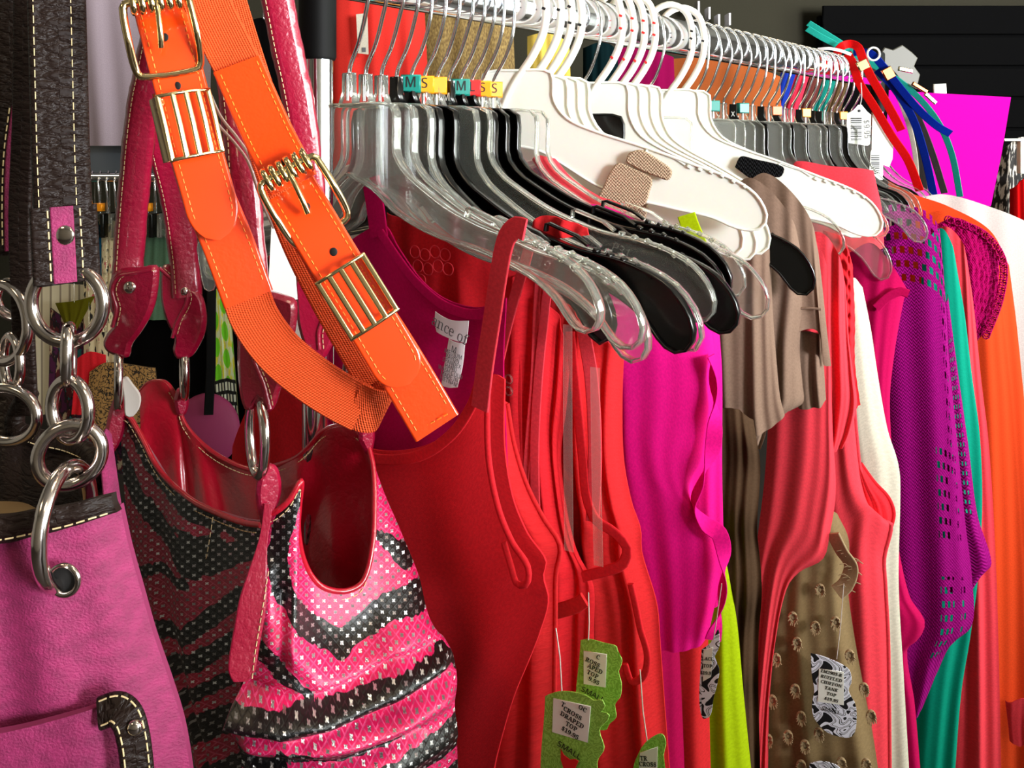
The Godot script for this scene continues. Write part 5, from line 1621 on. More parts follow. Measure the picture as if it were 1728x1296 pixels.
func belt_strap(parent: Node3D, called: String, a: Array, w: float, th: float, mt: Material, seam := true, tip := false, twist := 0.0) -> void:
	var m := Mesher.new()
	var n := 60
	var path := curve(a, n)
	var sc := PackedFloat32Array()
	for k in n:
		var f := k / float(n - 1)
		sc.append(1.0 if not tip or f < 0.88 else maxf(0.06, sqrt(maxf(0.0, 1.0 - pow((f - 0.88) / 0.12, 2)))))
	var sides := PackedVector3Array()
	for j in n:
		var tan := (path[mini(j + 1, n - 1)] - path[maxi(j - 1, 0)]).normalized()
		sides.append(tan.cross((Vector3(0, EYE, 0) - path[j]).normalized()).normalized().rotated(tan, deg_to_rad(twist)))
	# width alone tapers at a pointed tip: the section is rebuilt row by row
	if tip:
		var prof := stadium(w, th)
		var p := PackedVector3Array()
		var cs := PackedVector3Array()
		for j in n:
			var tan := (path[mini(j + 1, n - 1)] - path[maxi(j - 1, 0)]).normalized()
			var nm := tan.cross(sides[j])
			cs.append(path[j])
			for q in prof:
				p.append(path[j] + sides[j] * q.x * sc[j] + nm * q.y)
		m.grid(p, prof.size(), n, PackedVector2Array(), true, false, Vector3.ZERO, cs)
	else:
		m.sweep(path, sides, stadium(w, th))
	var o := part(parent, called, m, mt)
	if seam:
		for e in [-1.0, 1.0]:
			var st := Mesher.new()
			var lo := PackedVector3Array()
			for j in range(1, n - (4 if tip else 2)):
				var tan := (path[j + 1] - path[j - 1]).normalized()
				var nm := sides[j].cross(tan).normalized()
				if nm.dot(Vector3(0, EYE, 0) - path[j]) < 0: nm = -nm
				lo.append(path[j] + sides[j] * e * (w * 0.5 * sc[j] - 0.0035) + nm * th * 0.52)
			stitches(st, lo, 0.0026, 0.0016, 0.0004)
			part(o, "stitching", st, M.thread_orange)

func hole_at(parent: Node3D, x: float, y: float, d: float) -> void:
	var m := Mesher.new()
	m.ball(pt(x, y, d), 0.0022, Vector3(1, 1.1, 0.25))
	part(parent, "punched_hole", m, M.ink)

func make_belts() -> void:
	var g := "orange patent belts with gold buckles"
	# belt whose buckle is at the top
	var t := thing("orange_belt", "orange patent belt with buckle at top and its elastic looping below", "belt", pt(640, 700, .50), g)
	belt_strap(t, "strap", [262, -90, .50, 268, 0, .495, 285, 70, .49, 306, 150, .49, 330, 250, .488, 355, 340, .487, 370, 405, .487], 0.0285, 0.0028, M.patent_orange, true, true)
	belt_strap(t, "under_strap", [300, 150, .497, 325, 240, .497, 352, 330, .495, 385, 410, .495, 420, 505, .495], 0.0285, 0.0028, M.patent_orange)
	belt_strap(t, "elastic", [412, 488, .497, 432, 540, .497, 470, 592, .498, 520, 635, .498, 570, 668, .499, 612, 690, .50], 0.027, 0.0018, M.elastic, false)
	# the fold at the bottom and the elastic coming back up behind
	var fold := Mesher.new()
	fold.sweep(curve([596, 682, .500, 622, 693, .500, 645, 693, .505, 655, 680, .514, 650, 660, .520, 630, 615, .522], 40), tilted(curve([596, 682, .500, 622, 693, .500, 645, 693, .505, 655, 680, .514, 650, 660, .520, 630, 615, .522], 40)), stadium(0.027, 0.0018))
	part(t, "elastic", fold, M.elastic)
	belt_strap(t, "elastic", [640, 640, .521, 605, 580, .522, 560, 500, .522, 515, 410, .525, 480, 320, .53, 440, 200, .53, 395, 60, .53, 360, -60, .53], 0.027, 0.0018, M.elastic, false)
	buckle(t, frame_at(275, 62, .482, 0.2, 1.0), 0.0345, 0.040, true)
	slide(t, frame_at(319, 211, .484, 0.23, 1.0, -0.35), 0.0305, 0.036)
	hole_at(t, 278, 63, .4875)
	hole_at(t, 299, 145, .4882)
	# belt whose buckle is halfway down
	t = thing("orange_belt", "orange patent belt with buckle halfway down and its square end lowest", "belt", pt(740, 735, .49), g)
	belt_strap(t, "elastic", [325, -80, .50, 352, 10, .50, 380, 70, .50, 408, 125, .50], 0.027, 0.0018, M.elastic, false)
	belt_strap(t, "strap", [400, 108, .496, 425, 165, .495, 452, 225, .493, 480, 280, .49, 496, 312, .49], 0.0285, 0.0028, M.patent_orange)
	belt_strap(t, "strap", [492, 318, .488, 520, 365, .484, 560, 432, .483, 605, 505, .482, 650, 580, .482, 690, 648, .482], 0.0285, 0.0028, M.patent_orange, true, true)
	belt_strap(t, "under_strap", [500, 330, .492, 560, 440, .491, 640, 560, .49, 690, 640, .489, 738, 722, .488], 0.0285, 0.0028, M.patent_orange)
	var ends := Mesher.new()
	stitches(ends, curve([711, 722, .4862, 735, 710, .4862, 758, 697, .4862], 20), 0.0026, 0.0016, 0.0004)
	part(t, "stitching", ends, M.thread_orange)
	buckle(t, frame_at(515, 340, .482, 0.5, 0.86), 0.0345, 0.040, true)
	slide(t, frame_at(603, 500, .478, 0.53, 0.85), 0.0305, 0.036)
	hole_at(t, 481, 273, .4885)
	hole_at(t, 517, 349, .483)
	hole_at(t, 563, 425, .4815)

func tilted(path: PackedVector3Array) -> PackedVector3Array:
	var s := PackedVector3Array()
	for k in path.size():
		s.append(Vector3(0.42, 0.86, 0.0).normalized())
	return s

# ---------------------------------------------------------------- brown and magenta bag
func make_brown_bag() -> void:
	var t := thing("magenta_handbag", "magenta suede handbag with dark brown croc trim, chain links and wide straps", "handbag", pt(100, 1450, .50))
	var n := Vector3(-0.12, 0.05, 0.99)
	# body
	var b := Mesher.new()
	var top := [-120, 905, .47, 0, 905, .475, 60, 893, .478, 110, 882, .482, 150, 872, .486, 190, 860, .494]
	sheet(b, curve(top, 60), curve([190, 860, .494, 205, 930, .496, 224, 1000, .497, 246, 1080, .498, 272, 1160, .499, 292, 1230, .50, 305, 1310, .50, 320, 1460, .50], 60), curve([-120, 1460, .46, 100, 1460, .475, 320, 1460, .50], 60), curve([-120, 905, .47, -120, 1150, .46, -120, 1460, .46], 60), n, {"amp": 0.006, "k": 1.5, "seed": 2.2, "roll": 0.003, "roll_left": 0.0, "thick": 0.004, "top": 0.5})
	part(t, "body", b, M.suede)
	var side := Mesher.new()
	sheet(side, curve([170, 745, .56, 180, 725, .565, 192, 735, .57], 16), curve([192, 735, .57, 208, 850, .56, 222, 950, .54, 245, 1050, .53, 270, 1150, .52, 300, 1300, .51], 40), curve([200, 1300, .512, 250, 1300, .511, 300, 1300, .51], 16), curve([170, 745, .56, 174, 800, .54, 180, 870, .512, 190, 1000, .512, 200, 1300, .512], 40), Vector3(0.7, 0, 0.7), {"amp": 0.002, "k": 1.0, "roll": 0.002, "thick": 0.002})
	part(t, "side_panel", side, M.suede)
	var trim := Mesher.new()
	sheet(trim, curve([-120, 872, .466, 0, 872, .471, 60, 862, .474, 110, 855, .478, 150, 845, .482, 182, 838, .490], 50), curve([182, 838, .49, 190, 855, .490, 192, 868, .490], 12), curve([-120, 920, .466, 0, 918, .471, 60, 905, .474, 110, 893, .478, 150, 881, .482, 192, 868, .490], 50), curve([-120, 872, .466, -120, 895, .466, -120, 920, .466], 12), n, {"amp": 0.0008, "k": 5.0, "roll": 0.002, "roll_left": 0, "thick": 0.005, "f": func(_u: float, v: float) -> float: return 0.002 * sin(PI * v)})
	var to := part(t, "trim", trim, M.croc, "dark brown croc trim")
	var st := Mesher.new()
	stitches(st, curve([-60, 913, .4625, 0, 911, .4665, 60, 899, .4695, 110, 888, .4735, 150, 876, .4775, 190, 864, .4865], 60), 0.0042, 0.0018, 0.0005)
	part(to, "stitching", st, M.thread_cream)
	# opening: tan lining, far edge with rolled trim
	var lin := Mesher.new()
	sheet(lin, curve([-120, 848, .56, 0, 846, .56, 40, 848, .56, 66, 860, .55], 20), curve([66, 860, .55, 70, 880, .52, 70, 930, .49], 10), curve([-120, 930, .48, 70, 930, .49], 20), curve([-120, 848, .56, -120, 930, .48], 10), Vector3(0, 0.7, 0.7), {"amp": 0.001, "k": 2.0, "roll": 0.0})
	part(t, "lining", lin, M.tan_lining)
	var fb := Mesher.new()
	sheet(fb, curve([-120, 672, .62, -40, 660, .62, 18, 668, .62, 36, 690, .618, 40, 722, .61, 90, 738, .60, 140, 752, .59, 172, 800, .56], 60), curve([172, 800, .56, 178, 840, .53, 182, 900, .51], 24), curve([-120, 900, .58, 60, 900, .56, 182, 900, .51], 60), curve([-120, 672, .62, -120, 780, .6, -120, 900, .58], 24), Vector3(0.1, 0, 1), {"amp": 0.004, "k": 2.5, "seed": 1.0, "roll": 0.0, "thick": 0.004, "top": 0.6})
	part(t, "back_trim", fb, M.croc)
	var edge := Mesher.new()
	edge.tube(curve([52, 660, .60, 30, 692, .60, 26, 722, .598, 60, 738, .595, 110, 748, .59, 146, 762, .58, 164, 790, .565, 150, 824, .54], 60), 0.0062, 12)
	part(t, "rolled_edge", edge, M.croc)
	var ed2 := Mesher.new()
	stitches(ed2, curve([28, 738, .590, 60, 750, .587, 105, 760, .583, 140, 774, .572], 40), 0.0035, 0.0014, 0.0004)
	part(t, "stitching", ed2, M.thread_cream)
	# pocket flap with a dark tab
	var pk := Mesher.new()
	sheet(pk, curve([-120, 1255, .448, 0, 1238, .455, 80, 1220, .46, 140, 1206, .463, 172, 1200, .466, 190, 1212, .468], 50), curve([190, 1212, .468, 198, 1250, .468, 204, 1300, .468, 208, 1460, .468], 30), curve([-120, 1460, .448, 208, 1460, .468], 50), curve([-120, 1255, .448, -120, 1460, .448], 30), n, {"amp": 0.002, "k": 1.5, "roll": 0.006, "roll_left": 0, "thick": 0.006})
	part(t, "pocket", pk, M.suede)
	var tb := Mesher.new()
	var tp := curve([168, 1204, .466, 196, 1196, .466, 214, 1210, .464, 224, 1240, .4635, 230, 1280, .463, 234, 1330, .463, 236, 1420, .463], 50)
	var ts := strap(tb, tp, 0.0165, 0.005)
	var tbo := part(t, "pocket_tab", tb, M.croc)
	for e in [-0.0058, 0.0058]:
		var s2 := Mesher.new()
		stitches(s2, offset_path(tp, ts, e, 0.0028), 0.0042, 0.0018, 0.0005)
		part(tbo, "stitching", s2, M.thread_cream)
	var rv := Mesher.new()
	rv.ball(pt(227, 1228, .461), 0.0042, Vector3(1, 1, 0.7))
	part(tbo, "rivet", rv, M.nickel)
	# straps
	brown_strap(t, [92, -120, .50, 96, 0, .50, 100, 150, .50, 103, 260, .50, 106, 340, .50, 108, 430, .50, 112, 478, .50], 0.0305, Vector2(109, 397), [107, 348, 110, 400, 114, 476], true)
	brown_strap(t, [10, -120, .60, 14, 0, .60, 18, 150, .60, 22, 280, .60, 24, 380, .60, 24, 430, .60], 0.031, Vector2(25, 362), [40, 180, 30, 260, 27, 340, 28, 422], false)
	var band2 := Mesher.new()
	strap(band2, curve([40, -120, .575, 42, 0, .575, 40, 200, .575, 34, 350, .58, 36, 470, .58, 46, 700, .59], 40), 0.016, 0.004, 35)
	part(t, "strap", band2, M.croc)
	# chain: ring, links, and the long link through the grommet
	var rx := Vector3(0.99, 0, 0.12)
	var big := Mesher.new()
	var path := PackedVector3Array()
	for k in 61:
		var an := deg_to_rad(118 + 352.0 * k / 60.0)
		path.append(pt(110, 514, .499) + rx * cos(an) * 0.0226 + Vector3(0, sin(an) * 0.0222, -0.002))
	big.tube(path, 0.0039, 14)
	part(t, "ring", big, M.nickel, "large round strap ring")
	link(t, Vector3(116, 598, .497), Vector3(0.35, 0, 0.94), 0.0085, 0.0155, 0.0036)
	link(t, Vector3(118, 691, .496), Vector3(0.93, 0, 0.36), 0.0142, 0.0172, 0.0036)
	link(t, Vector3(118, 768, .494), Vector3(0.97, 0.1, -0.2), 0.0172, 0.0172, 0.0038)
	link(t, Vector3(112, 886, .484), Vector3(0.0, 0, 1.0), 0.028, 0.0315, 0.0042)
	var gr := Mesher.new()
	gr.ring(pt(108, 979, .4715), Vector3(0.0082, 0, 0.0008), Vector3(0, 0.0082, 0), 0.0017, 36, 10)
	part(t, "grommet", gr, M.nickel)
	var hole := Mesher.new()
	hole.ball(pt(108, 979, .4735), 0.0078, Vector3(1, 1, 0.12), 24, 8)
	part(t, "grommet_hole", hole, M.ink)
	# rings of the other strap, half out of the frame
	link(t, Vector3(6, 545, .585), Vector3(0.9, 0, 0.4), 0.024, 0.026, 0.0038)
	link(t, Vector3(20, 505, .60), Vector3(0.9, 0, 0.4), 0.016, 0.012, 0.0034)
	link(t, Vector3(20, 612, .585), Vector3(0.8, 0, 0.6), 0.013, 0.018, 0.0034)
	link(t, Vector3(10, 700, .575), Vector3(0.97, 0, 0.2), 0.024, 0.018, 0.0036)

func link(parent: Node3D, c: Vector3, ax: Vector3, rx: float, ry: float, r: float) -> void:
	var m := Mesher.new()
	m.ring(pt(c.x, c.y, c.z), ax.normalized() * rx, Vector3.UP * ry, r, 48, 12)
	part(parent, "chain_link", m, M.nickel)

func brown_strap(parent: Node3D, a: Array, w: float, rivet: Vector2, inlay: Array, lit: bool) -> void:
	var m := Mesher.new()
	var path := curve(a, 70)
	var sides := strap(m, path, w, 0.007, 0.0)
	var o := part(parent, "strap", m, M.croc)
	for e in [-0.23, 0.40]:
		var s := Mesher.new()
		stitches(s, offset_path(path, sides, w * e, 0.0038), 0.0042, 0.002, 0.00034)
		part(o, "stitching", s, M.thread_cream)
	var d: float = a[a.size() - 1] - 0.0045
	var loop := Mesher.new()
	var ip := []
	for k in range(0, inlay.size(), 2):
		ip.append_array([inlay[k], inlay[k + 1], d - 0.001])
	var lp := curve(ip, 30)
	var ls := strap(loop, lp, w * 1.14, 0.0045)
	part(o, "folded_end", loop, M.croc)
	var inl := Mesher.new()
	var ip2 := PackedVector3Array()
	for p in lp:
		ip2.append(p + Vector3(0, 0, 0.0022))
	strap(inl, ip2, w * 0.40, 0.0022)
	part(o, "inlay", inl, M.suede, "magenta suede inlay")
	for e in [-0.27, 0.27]:
		var s := Mesher.new()
		stitches(s, offset_path(lp, ls, w * e, 0.0024), 0.0042, 0.0018, 0.0005)
		part(o, "stitching", s, M.thread_cream)
	var rv := Mesher.new()
	rv.ball(pt(rivet.x, rivet.y, d - 0.0045), 0.0058 if lit else 0.0042, Vector3(1, 1, 0.35))
	part(o, "rivet", rv, M.nickel)

# ---------------------------------------------------------------- belts and tags at the end of the rail
func thin_belt(called: String, label: String, paths: Array, w: float, mt: Material, group: String, metal := []) -> Node3D:
	var t := thing(called, label, "belt", pt(paths[0][-3], paths[0][-2], paths[0][-1]), group)
	for a in paths:
		var m := Mesher.new()
		strap(m, curve(a, 40), w, 0.0022, 15)
		part(t, "strap", m, mt)
	for e in metal:
		var b := Mesher.new()
		b.box(pt(e[0], e[1], e[2]), Vector3(e[3], e[4], 0.008), Basis(Vector3.BACK, e[5]), 0.002)
		part(t, "buckle", b, e[6])
	return t

func make_rail_end() -> void:
	var g := "narrow belts hung over the rail end"
	var copper := mat(Color(0.72, 0.36, 0.2), 0.3, 1.0)
	var red := cloth(Color(0.85, 0.07, 0.07), 0.4, 0.0)
	var blue := cloth(Color(0.03, 0.13, 0.52), 0.5, 0.0)
	var teal := cloth(Color(0.12, 0.56, 0.5), 0.5, 0.0)
	var brown := leather(Color(0.12, 0.08, 0.07), 0.5, 0.2, 0.3, tex_rib, 40.0, 1.5)
	thin_belt("red_belt", "narrow red belt with pale gold keeper looped over the rail end", [[1412, 92, 1.74, 1418, 80, 1.72, 1434, 74, 1.72, 1448, 80, 1.71, 1456, 100, 1.71, 1470, 130, 1.71, 1488, 160, 1.71, 1508, 195, 1.71, 1521, 220, 1.71], [1430, 90, 1.73, 1440, 110, 1.72, 1450, 140, 1.72, 1475, 180, 1.72, 1505, 230, 1.72, 1532, 270, 1.72, 1552, 322, 1.72]], 0.017, red, g, [[1456, 110, 1.70, 0.022, 0.02, 0.45, M.gold]])
	thin_belt("blue_belt", "narrow blue belt with copper keeper beside the red belt", [[1440, 88, 1.78, 1468, 90, 1.76, 1490, 112, 1.76, 1520, 150, 1.76, 1550, 185, 1.76, 1580, 212, 1.76, 1604, 226, 1.76], [1480, 118, 1.77, 1510, 150, 1.77, 1540, 200, 1.77, 1560, 260, 1.77, 1576, 332, 1.77]], 0.016, blue, g, [[1499, 124, 1.75, 0.021, 0.024, 0.5, copper]])
	thin_belt("teal_belt", "narrow teal belt with two loose ends sticking up above the hooks", [[1362, 48, 1.72, 1385, 62, 1.73, 1408, 74, 1.75, 1440, 92, 1.80, 1500, 125, 1.80, 1545, 160, 1.80, 1582, 205, 1.80, 1606, 260, 1.80, 1620, 332, 1.80], [1364, 39, 1.72, 1390, 55, 1.73, 1414, 70, 1.75, 1445, 90, 1.82]], 0.013, teal, g)
	thin_belt("brown_belt", "dark brown braided belt behind the blue belt with orange gold buckles", [[1470, 95, 1.82, 1510, 130, 1.82, 1545, 190, 1.82, 1570, 250, 1.82, 1594, 326, 1.82], [1500, 130, 1.83, 1535, 200, 1.83, 1552, 260, 1.83, 1560, 320, 1.83]], 0.014, brown, g, [[1528, 118, 1.79, 0.03, 0.009, -0.2, M.gold], [1552, 148, 1.79, 0.036, 0.008, -0.55, copper], [1570, 166, 1.79, 0.03, 0.008, -0.75, M.gold]])
	thin_belt("cream_belt", "narrow cream belt strip between the blue and brown belts", [[1462, 84, 1.8, 1500, 130, 1.8, 1530, 200, 1.8, 1544, 260, 1.8, 1548, 322, 1.8]], 0.010, M.cream, g)
	var wl := Mesher.new()
	wl.ring(pt(1474, 91, 1.75), Vector3(0.0125, 0, 0), Vector3(0, 0.013, 0), 0.0022, 24, 6)
	single("white_hook", wl, M.white_plastic, "small white plastic hook loop above the blue belt", "hook")
	var ws := Mesher.new()
	strap(ws, curve([1380, 83, 1.70, 1400, 82, 1.69, 1420, 86, 1.69, 1436, 92, 1.70], 20), 0.006, 0.002)
	single("white_strap", ws, M.satin, "short white strap lying over the last chrome hooks", "strap")
	# barcode tags
	var t := thing("barcode_tag", "white barcode tag hanging on a string from the red belt", "price tag", pt(1450, 244, 1.66))
	var cd := Mesher.new()
	traced(cd, [1440, 186, 1448, 177, 1454, 177, 1463, 188, 1470, 194, 1468, 243, 1464, 246, 1430, 241, 1428, 236, 1429, 192], 1.66, 0.0012, 0.0002)
	part(t, "card", cd, M.paper)
	barcode(t, 1445, 199, 1.658, 18, 38)
	lettering(t, "print", "$9.95", Transform3D(Basis(Vector3.BACK, -PI / 2 + 0.05), pt(1463, 218, 1.658)), 0.011, M.ink_grey, "Droid Sans")
	var st := Mesher.new()
	st.tube(curve([1450, 184, 1.659, 1454, 165, 1.67, 1453, 140, 1.70], 12), 0.0008, 5)
	part(t, "string", st, M.string_white)
	var ey := Mesher.new()
	ey.ball(pt(1450, 187, 1.6585), 0.0028, Vector3(1, 1, 0.2))
	part(t, "eyelet", ey, M.ink)
	t = thing("barcode_tag", "pale barcode tag lower and behind the white one", "price tag", pt(1480, 300, 1.70))
	cd = Mesher.new()
	traced(cd, [1469, 256, 1474, 248, 1488, 250, 1491, 256, 1489, 304, 1466, 300], 1.70, 0.0012, 0.0002)
	part(t, "card", cd, M.paper)
	barcode(t, 1477, 262, 1.698, 14, 30)
	t = thing("plastic_tag", "translucent white tag pouch behind the barcode tags", "tag", pt(1490, 282, 1.73))
	cd = Mesher.new()
	traced(cd, [1472, 195, 1478, 187, 1486, 192, 1508, 225, 1506, 268, 1500, 282, 1470, 270], 1.73, 0.0015, 0.0002)
	part(t, "card", cd, M.white_plastic)
	var sl := Mesher.new()
	traced(sl, [1411, 216, 1416, 211, 1427, 210, 1426, 236, 1422, 240, 1418, 234, 1410, 232], 1.68, 0.002, 0.0004)
	single("paper_slip", sl, M.paper, "small white paper slip next to the barcode tag", "tag")
	# pink sign on a stand
	var sg := thing("pink_sign", "blank bright pink paper sign standing behind the belts", "sign", pt(1600, 345, 2.05))
	var p := Mesher.new()
	traced(p, [1500, 152, 1575, 157, 1706, 164, 1690, 260, 1672, 348, 1488, 338, 1494, 240], 2.05, 0.0012, 0.0002)
	part(sg, "paper", p, M.pink_paper)
	var pole := Mesher.new()
	pole.tube(PackedVector3Array([pt(1590, 345, 2.07), pt(1590, 600, 2.07), Vector3(pt(1590, 600, 2.07).x, 0.02, -2.07)]), 0.006, 10)
	part(sg, "pole", pole, M.chrome)
	var foot := Mesher.new()
	foot.box(Vector3(pt(1590, 600, 2.07).x, 0.012, -2.07), Vector3(0.3, 0.02, 0.2))
	part(sg, "foot", foot, M.black_rubber)

func barcode(t: Node3D, x: float, y: float, d: float, w: float, h: float) -> void:
	var m := Mesher.new()
	var rng := RandomNumberGenerator.new()
	rng.seed = int(x)
	var yy := y
	while yy < y + h:
		var th := rng.randf_range(0.8, 2.2)
		m.box(pt(x, yy + th / 2, d), Vector3(w / F * d, th / F * d, 0.0003), Basis.IDENTITY, 0.0)
		yy += th + rng.randf_range(0.9, 2.0)
	part(t, "barcode", m, M.ink)

# ---------------------------------------------------------------- farther racks and walls
func far_plane(d: float, yaw := 0.0) -> Dictionary:
	var r := deg_to_rad(yaw)
	return {"o": Vector3(0, EYE, -d), "a": Vector3(cos(r), 0, sin(r)), "n": Vector3(-sin(r), 0, cos(r))}

func far_garment(called: String, label: String, category: String, group: String, d: float, mt: Material, outline: Array, o := {}) -> Node3D:
	# outline: top border, then right x, bottom y, left x
	var pl := far_plane(d)
	var top: Array = outline[0]
	var n := top.size()
	var rx: float = outline[1]
	var by: float = outline[2]
	var lx: float = outline[3]
	var t := thing(called, label, category, on_plane((rx + lx) / 2, by, pl), group)
	if o.has("loop"):
		var lp := Mesher.new()
		var mid := top.size() / 4 * 2
		var c := on_plane(top[mid], top[mid + 1] + 3, pl)
		lp.tube(PackedVector3Array([c, c + (pt(c.x / d * F + CX, 300, 2.2) - c) * 0.5, pt(c.x / d * F + CX, 300, 2.2)]), 0.0012, 5)
		part(t, "hanging_loop", lp, M.clear)
	var m := Mesher.new()
	var q := {"nu": 30, "nv": 30, "amp": o.get("amp", 0.012), "k": 3.0, "seed": d * 7 + lx, "roll": o.get("roll", 0.02), "thick": 0.004, "top": 0.3, "uv01": o.get("uv01", false)}
	flat_sheet(m, pl, top, [top[n - 2], top[n - 1], (top[n - 2] + rx) / 2, (top[n - 1] + by) / 2, rx, by], [lx, by, (lx + rx) / 2, by, rx, by], [top[0], top[1], (top[0] + lx) / 2, (top[1] + by) / 2, lx, by], q)
	part(t, o.get("part", "cloth"), m, mt)
	return t

func print_cloth(fn: Callable, scale := 1.0) -> StandardMaterial3D:
	var m := print_material(192, fn)
	m.roughness = 0.85
	m.uv1_scale = Vector3(scale, scale, scale)
	return m

func make_background() -> void:
	var nz := FastNoiseLite.new()
	nz.frequency = 6.0
	nz.seed = 5
	var nz2 := FastNoiseLite.new()
	nz2.frequency = 3.0
	nz2.seed = 15
	var leopard := print_cloth(func(x: float, y: float) -> Color:
		var a := absf(nz.get_noise_2d(x * 2, y * 2))
		return Color(0.08, 0.05, 0.03) if a < 0.1 else Color(0.66, 0.5, 0.28))
	var floral := print_cloth(func(x: float, y: float) -> Color:
		var a := nz2.get_noise_2d(x * 2.2, y * 2.2)
		var b := nz.get_noise_2d(y, x)
		return Color(0.3, 0.06, 0.25) if a > 0.18 else Color(0.08, 0.4, 0.42) if b > 0.32 else Color(0.12, 0.06, 0.1) if a > -0.1 else Color(0.7, 0.62, 0.5) if b < -0.2 else Color(0.35, 0.08, 0.12))
	var cream_print := print_cloth(func(x: float, y: float) -> Color:
		var a := nz2.get_noise_2d(x * 2.5, y * 2.5)
		return Color(0.12, 0.1, 0.1) if a > 0.36 else Color(0.75, 0.3, 0.35) if a < -0.42 else Color(0.86, 0.8, 0.64))
	var green_print := print_cloth(func(x: float, y: float) -> Color:
		if y > 0.62:
			return Color(0.85, 0.88, 0.8) if fposmod(x * 7 + 0.5 * floorf(y * 14), 1.0) < 0.6 and fposmod(y * 14, 1.0) < 0.7 else Color(0.04, 0.05, 0.04)
		var c := Vector2(fposmod(x * 2.3, 1.0) - 0.5, fposmod(y * 6 + 0.5 * floorf(x * 2.3), 1.0) - 0.5)
		return Color(0.45, 0.85, 0.1) if c.length() < 0.36 else Color(0.88, 0.88, 0.25) if nz2.get_noise_2d(x * 3, y * 3) > 0.1 else Color(0.85, 0.9, 0.72))
	var bw_print := print_cloth(func(x: float, y: float) -> Color:
		return Color(0.75, 0.72, 0.68) if nz.get_noise_2d(x * 3, y * 3) > 0.08 else Color(0.09, 0.07, 0.06))
	var tweed := print_cloth(func(x: float, y: float) -> Color:
		return Color(0.36, 0.27, 0.12).lerp(Color(0.62, 0.52, 0.3), clampf(0.5 + nz.get_noise_2d(x * 9, y * 9), 0, 1)))
	var stripes := print_cloth(func(x: float, _y: float) -> Color: return Color(0.9, 0.87, 0.76) if fposmod(x * 7, 1.0) < 0.8 else Color(0.62, 0.58, 0.5))
	var lilac := cloth(Color(0.66, 0.6, 0.64))
	var black := cloth(Color(0.025, 0.022, 0.025))
	# pale shirt hung high on the white wall
	far_garment("lilac_shirt", "pale lilac shirt hanging high behind the bag straps", "shirt", "", 2.6, lilac, [[120, -60, 240, -70, 350, -60], 345, 246, 138])
	var sh := Mesher.new()
	sh.box(pt(240, 268, 2.75), Vector3(0.7, 0.09, 0.05))
	single("wall_ledge", sh, mat(Color(0.32, 0.34, 0.36), 0.6), "grey ledge under the lilac shirt", "shelf")
	# a second rack behind the bags
	var rk := thing("far_rack", "chrome rack with packed hangers seen behind the bag straps", "clothing rack", Vector3(-1.2, 0, -2.2))
	var r := Mesher.new()
	r.tube(PackedVector3Array([pt(-40, 300, 2.2), pt(200, 300, 2.2), pt(520, 300, 2.2)]), 0.012, 14)
	part(rk, "rail", r, M.chrome)
	for x in [-40.0, 520.0]:
		var q := Mesher.new()
		var c := pt(x, 300, 2.2)
		q.tube(PackedVector3Array([c, Vector3(c.x, 0.7, c.z), Vector3(c.x, 0.0, c.z)]), 0.012, 12)
		part(rk, "post", q, M.chrome)
	var clips := ["teal", "", "yellow", "", "", "teal", "", "", "yellow", "", "", ""]
	for k in 12:
		var px: float = 142 + k * 13.5
		var c := pt(px, 300, 2.2)
		var h := thing("far_hanger", ("small clear hanger on the far chrome rack, %s from the dark brown strap" if not clips[k] else "small hanger with %s clip on the far chrome rack, %%s from the dark brown strap" % clips[k]) % ["first", "second", "third", "fourth", "fifth", "sixth", "seventh", "eighth", "ninth", "tenth", "eleventh", "twelfth"][k], "hanger", c - Vector3(0, 0.15, 0), "hangers on the far rack" if not clips[k] else "%s clipped hangers on the far rack" % clips[k])
		var m := Mesher.new()
		m.tube(PackedVector3Array([c + Vector3(0, -0.09, 0), c + Vector3(0.004, -0.05, 0.012), c + Vector3(0.004, -0.01, 0.02), c + Vector3(0, 0.016, 0.0), c + Vector3(0, 0.0, -0.02)]), 0.0025, 6)
		part(h, "hook", m, M.chrome)
		var b := Mesher.new()
		b.box(c + Vector3(0, -0.12, 0), Vector3(0.012, 0.06, 0.07), Basis.IDENTITY, 0.004)
		part(h, "body", b, M.clear_rim if k % 3 else M.black_plastic)
		if clips[k]:
			var l := Mesher.new()
			l.box(c + Vector3(0, -0.075, 0.004), Vector3(0.022, 0.02, 0.022))
			part(h, "size_clip", l, M["clip_" + clips[k]])
	var fg := "garments on the far rack"
	far_garment("cream_print_blouse", "cream printed garment on the far rack behind the dark brown strap", "top", fg, 2.2, cream_print, [[140, 395, 170, 372, 205, 380], 205, 640, 140], {"uv01": true, "loop": true, "amp": 0.003, "roll": 0.003})
	far_garment("blue_shirt", "dark teal blue garment edge on the far rack", "top", fg, 2.18, cloth(Color(0.04, 0.25, 0.35)), [[150, 380, 160, 372, 168, 382], 168, 470, 152], {"loop": true, "amp": 0.003, "roll": 0.003})
	far_garment("white_print_blouse", "white garment with pink and black flowers on the far rack", "top", fg, 2.19, cream_print, [[166, 415, 185, 405, 200, 418], 198, 560, 164], {"uv01": true, "loop": true, "amp": 0.003, "roll": 0.003})
	far_garment("sage_shirt", "sage green garment on the far rack between the red handles", "top", fg, 2.21, cloth(Color(0.38, 0.52, 0.42)), [[240, 392, 262, 376, 290, 420], 300, 540, 236], {"loop": true, "amp": 0.003, "roll": 0.003})
	far_garment("cream_striped_shirt", "cream striped garment seen through the large strap ring", "top", fg, 2.25, stripes, [[40, 478, 90, 478, 150, 482], 150, 700, 40], {"uv01": true, "loop": true, "amp": 0.003, "roll": 0.003})
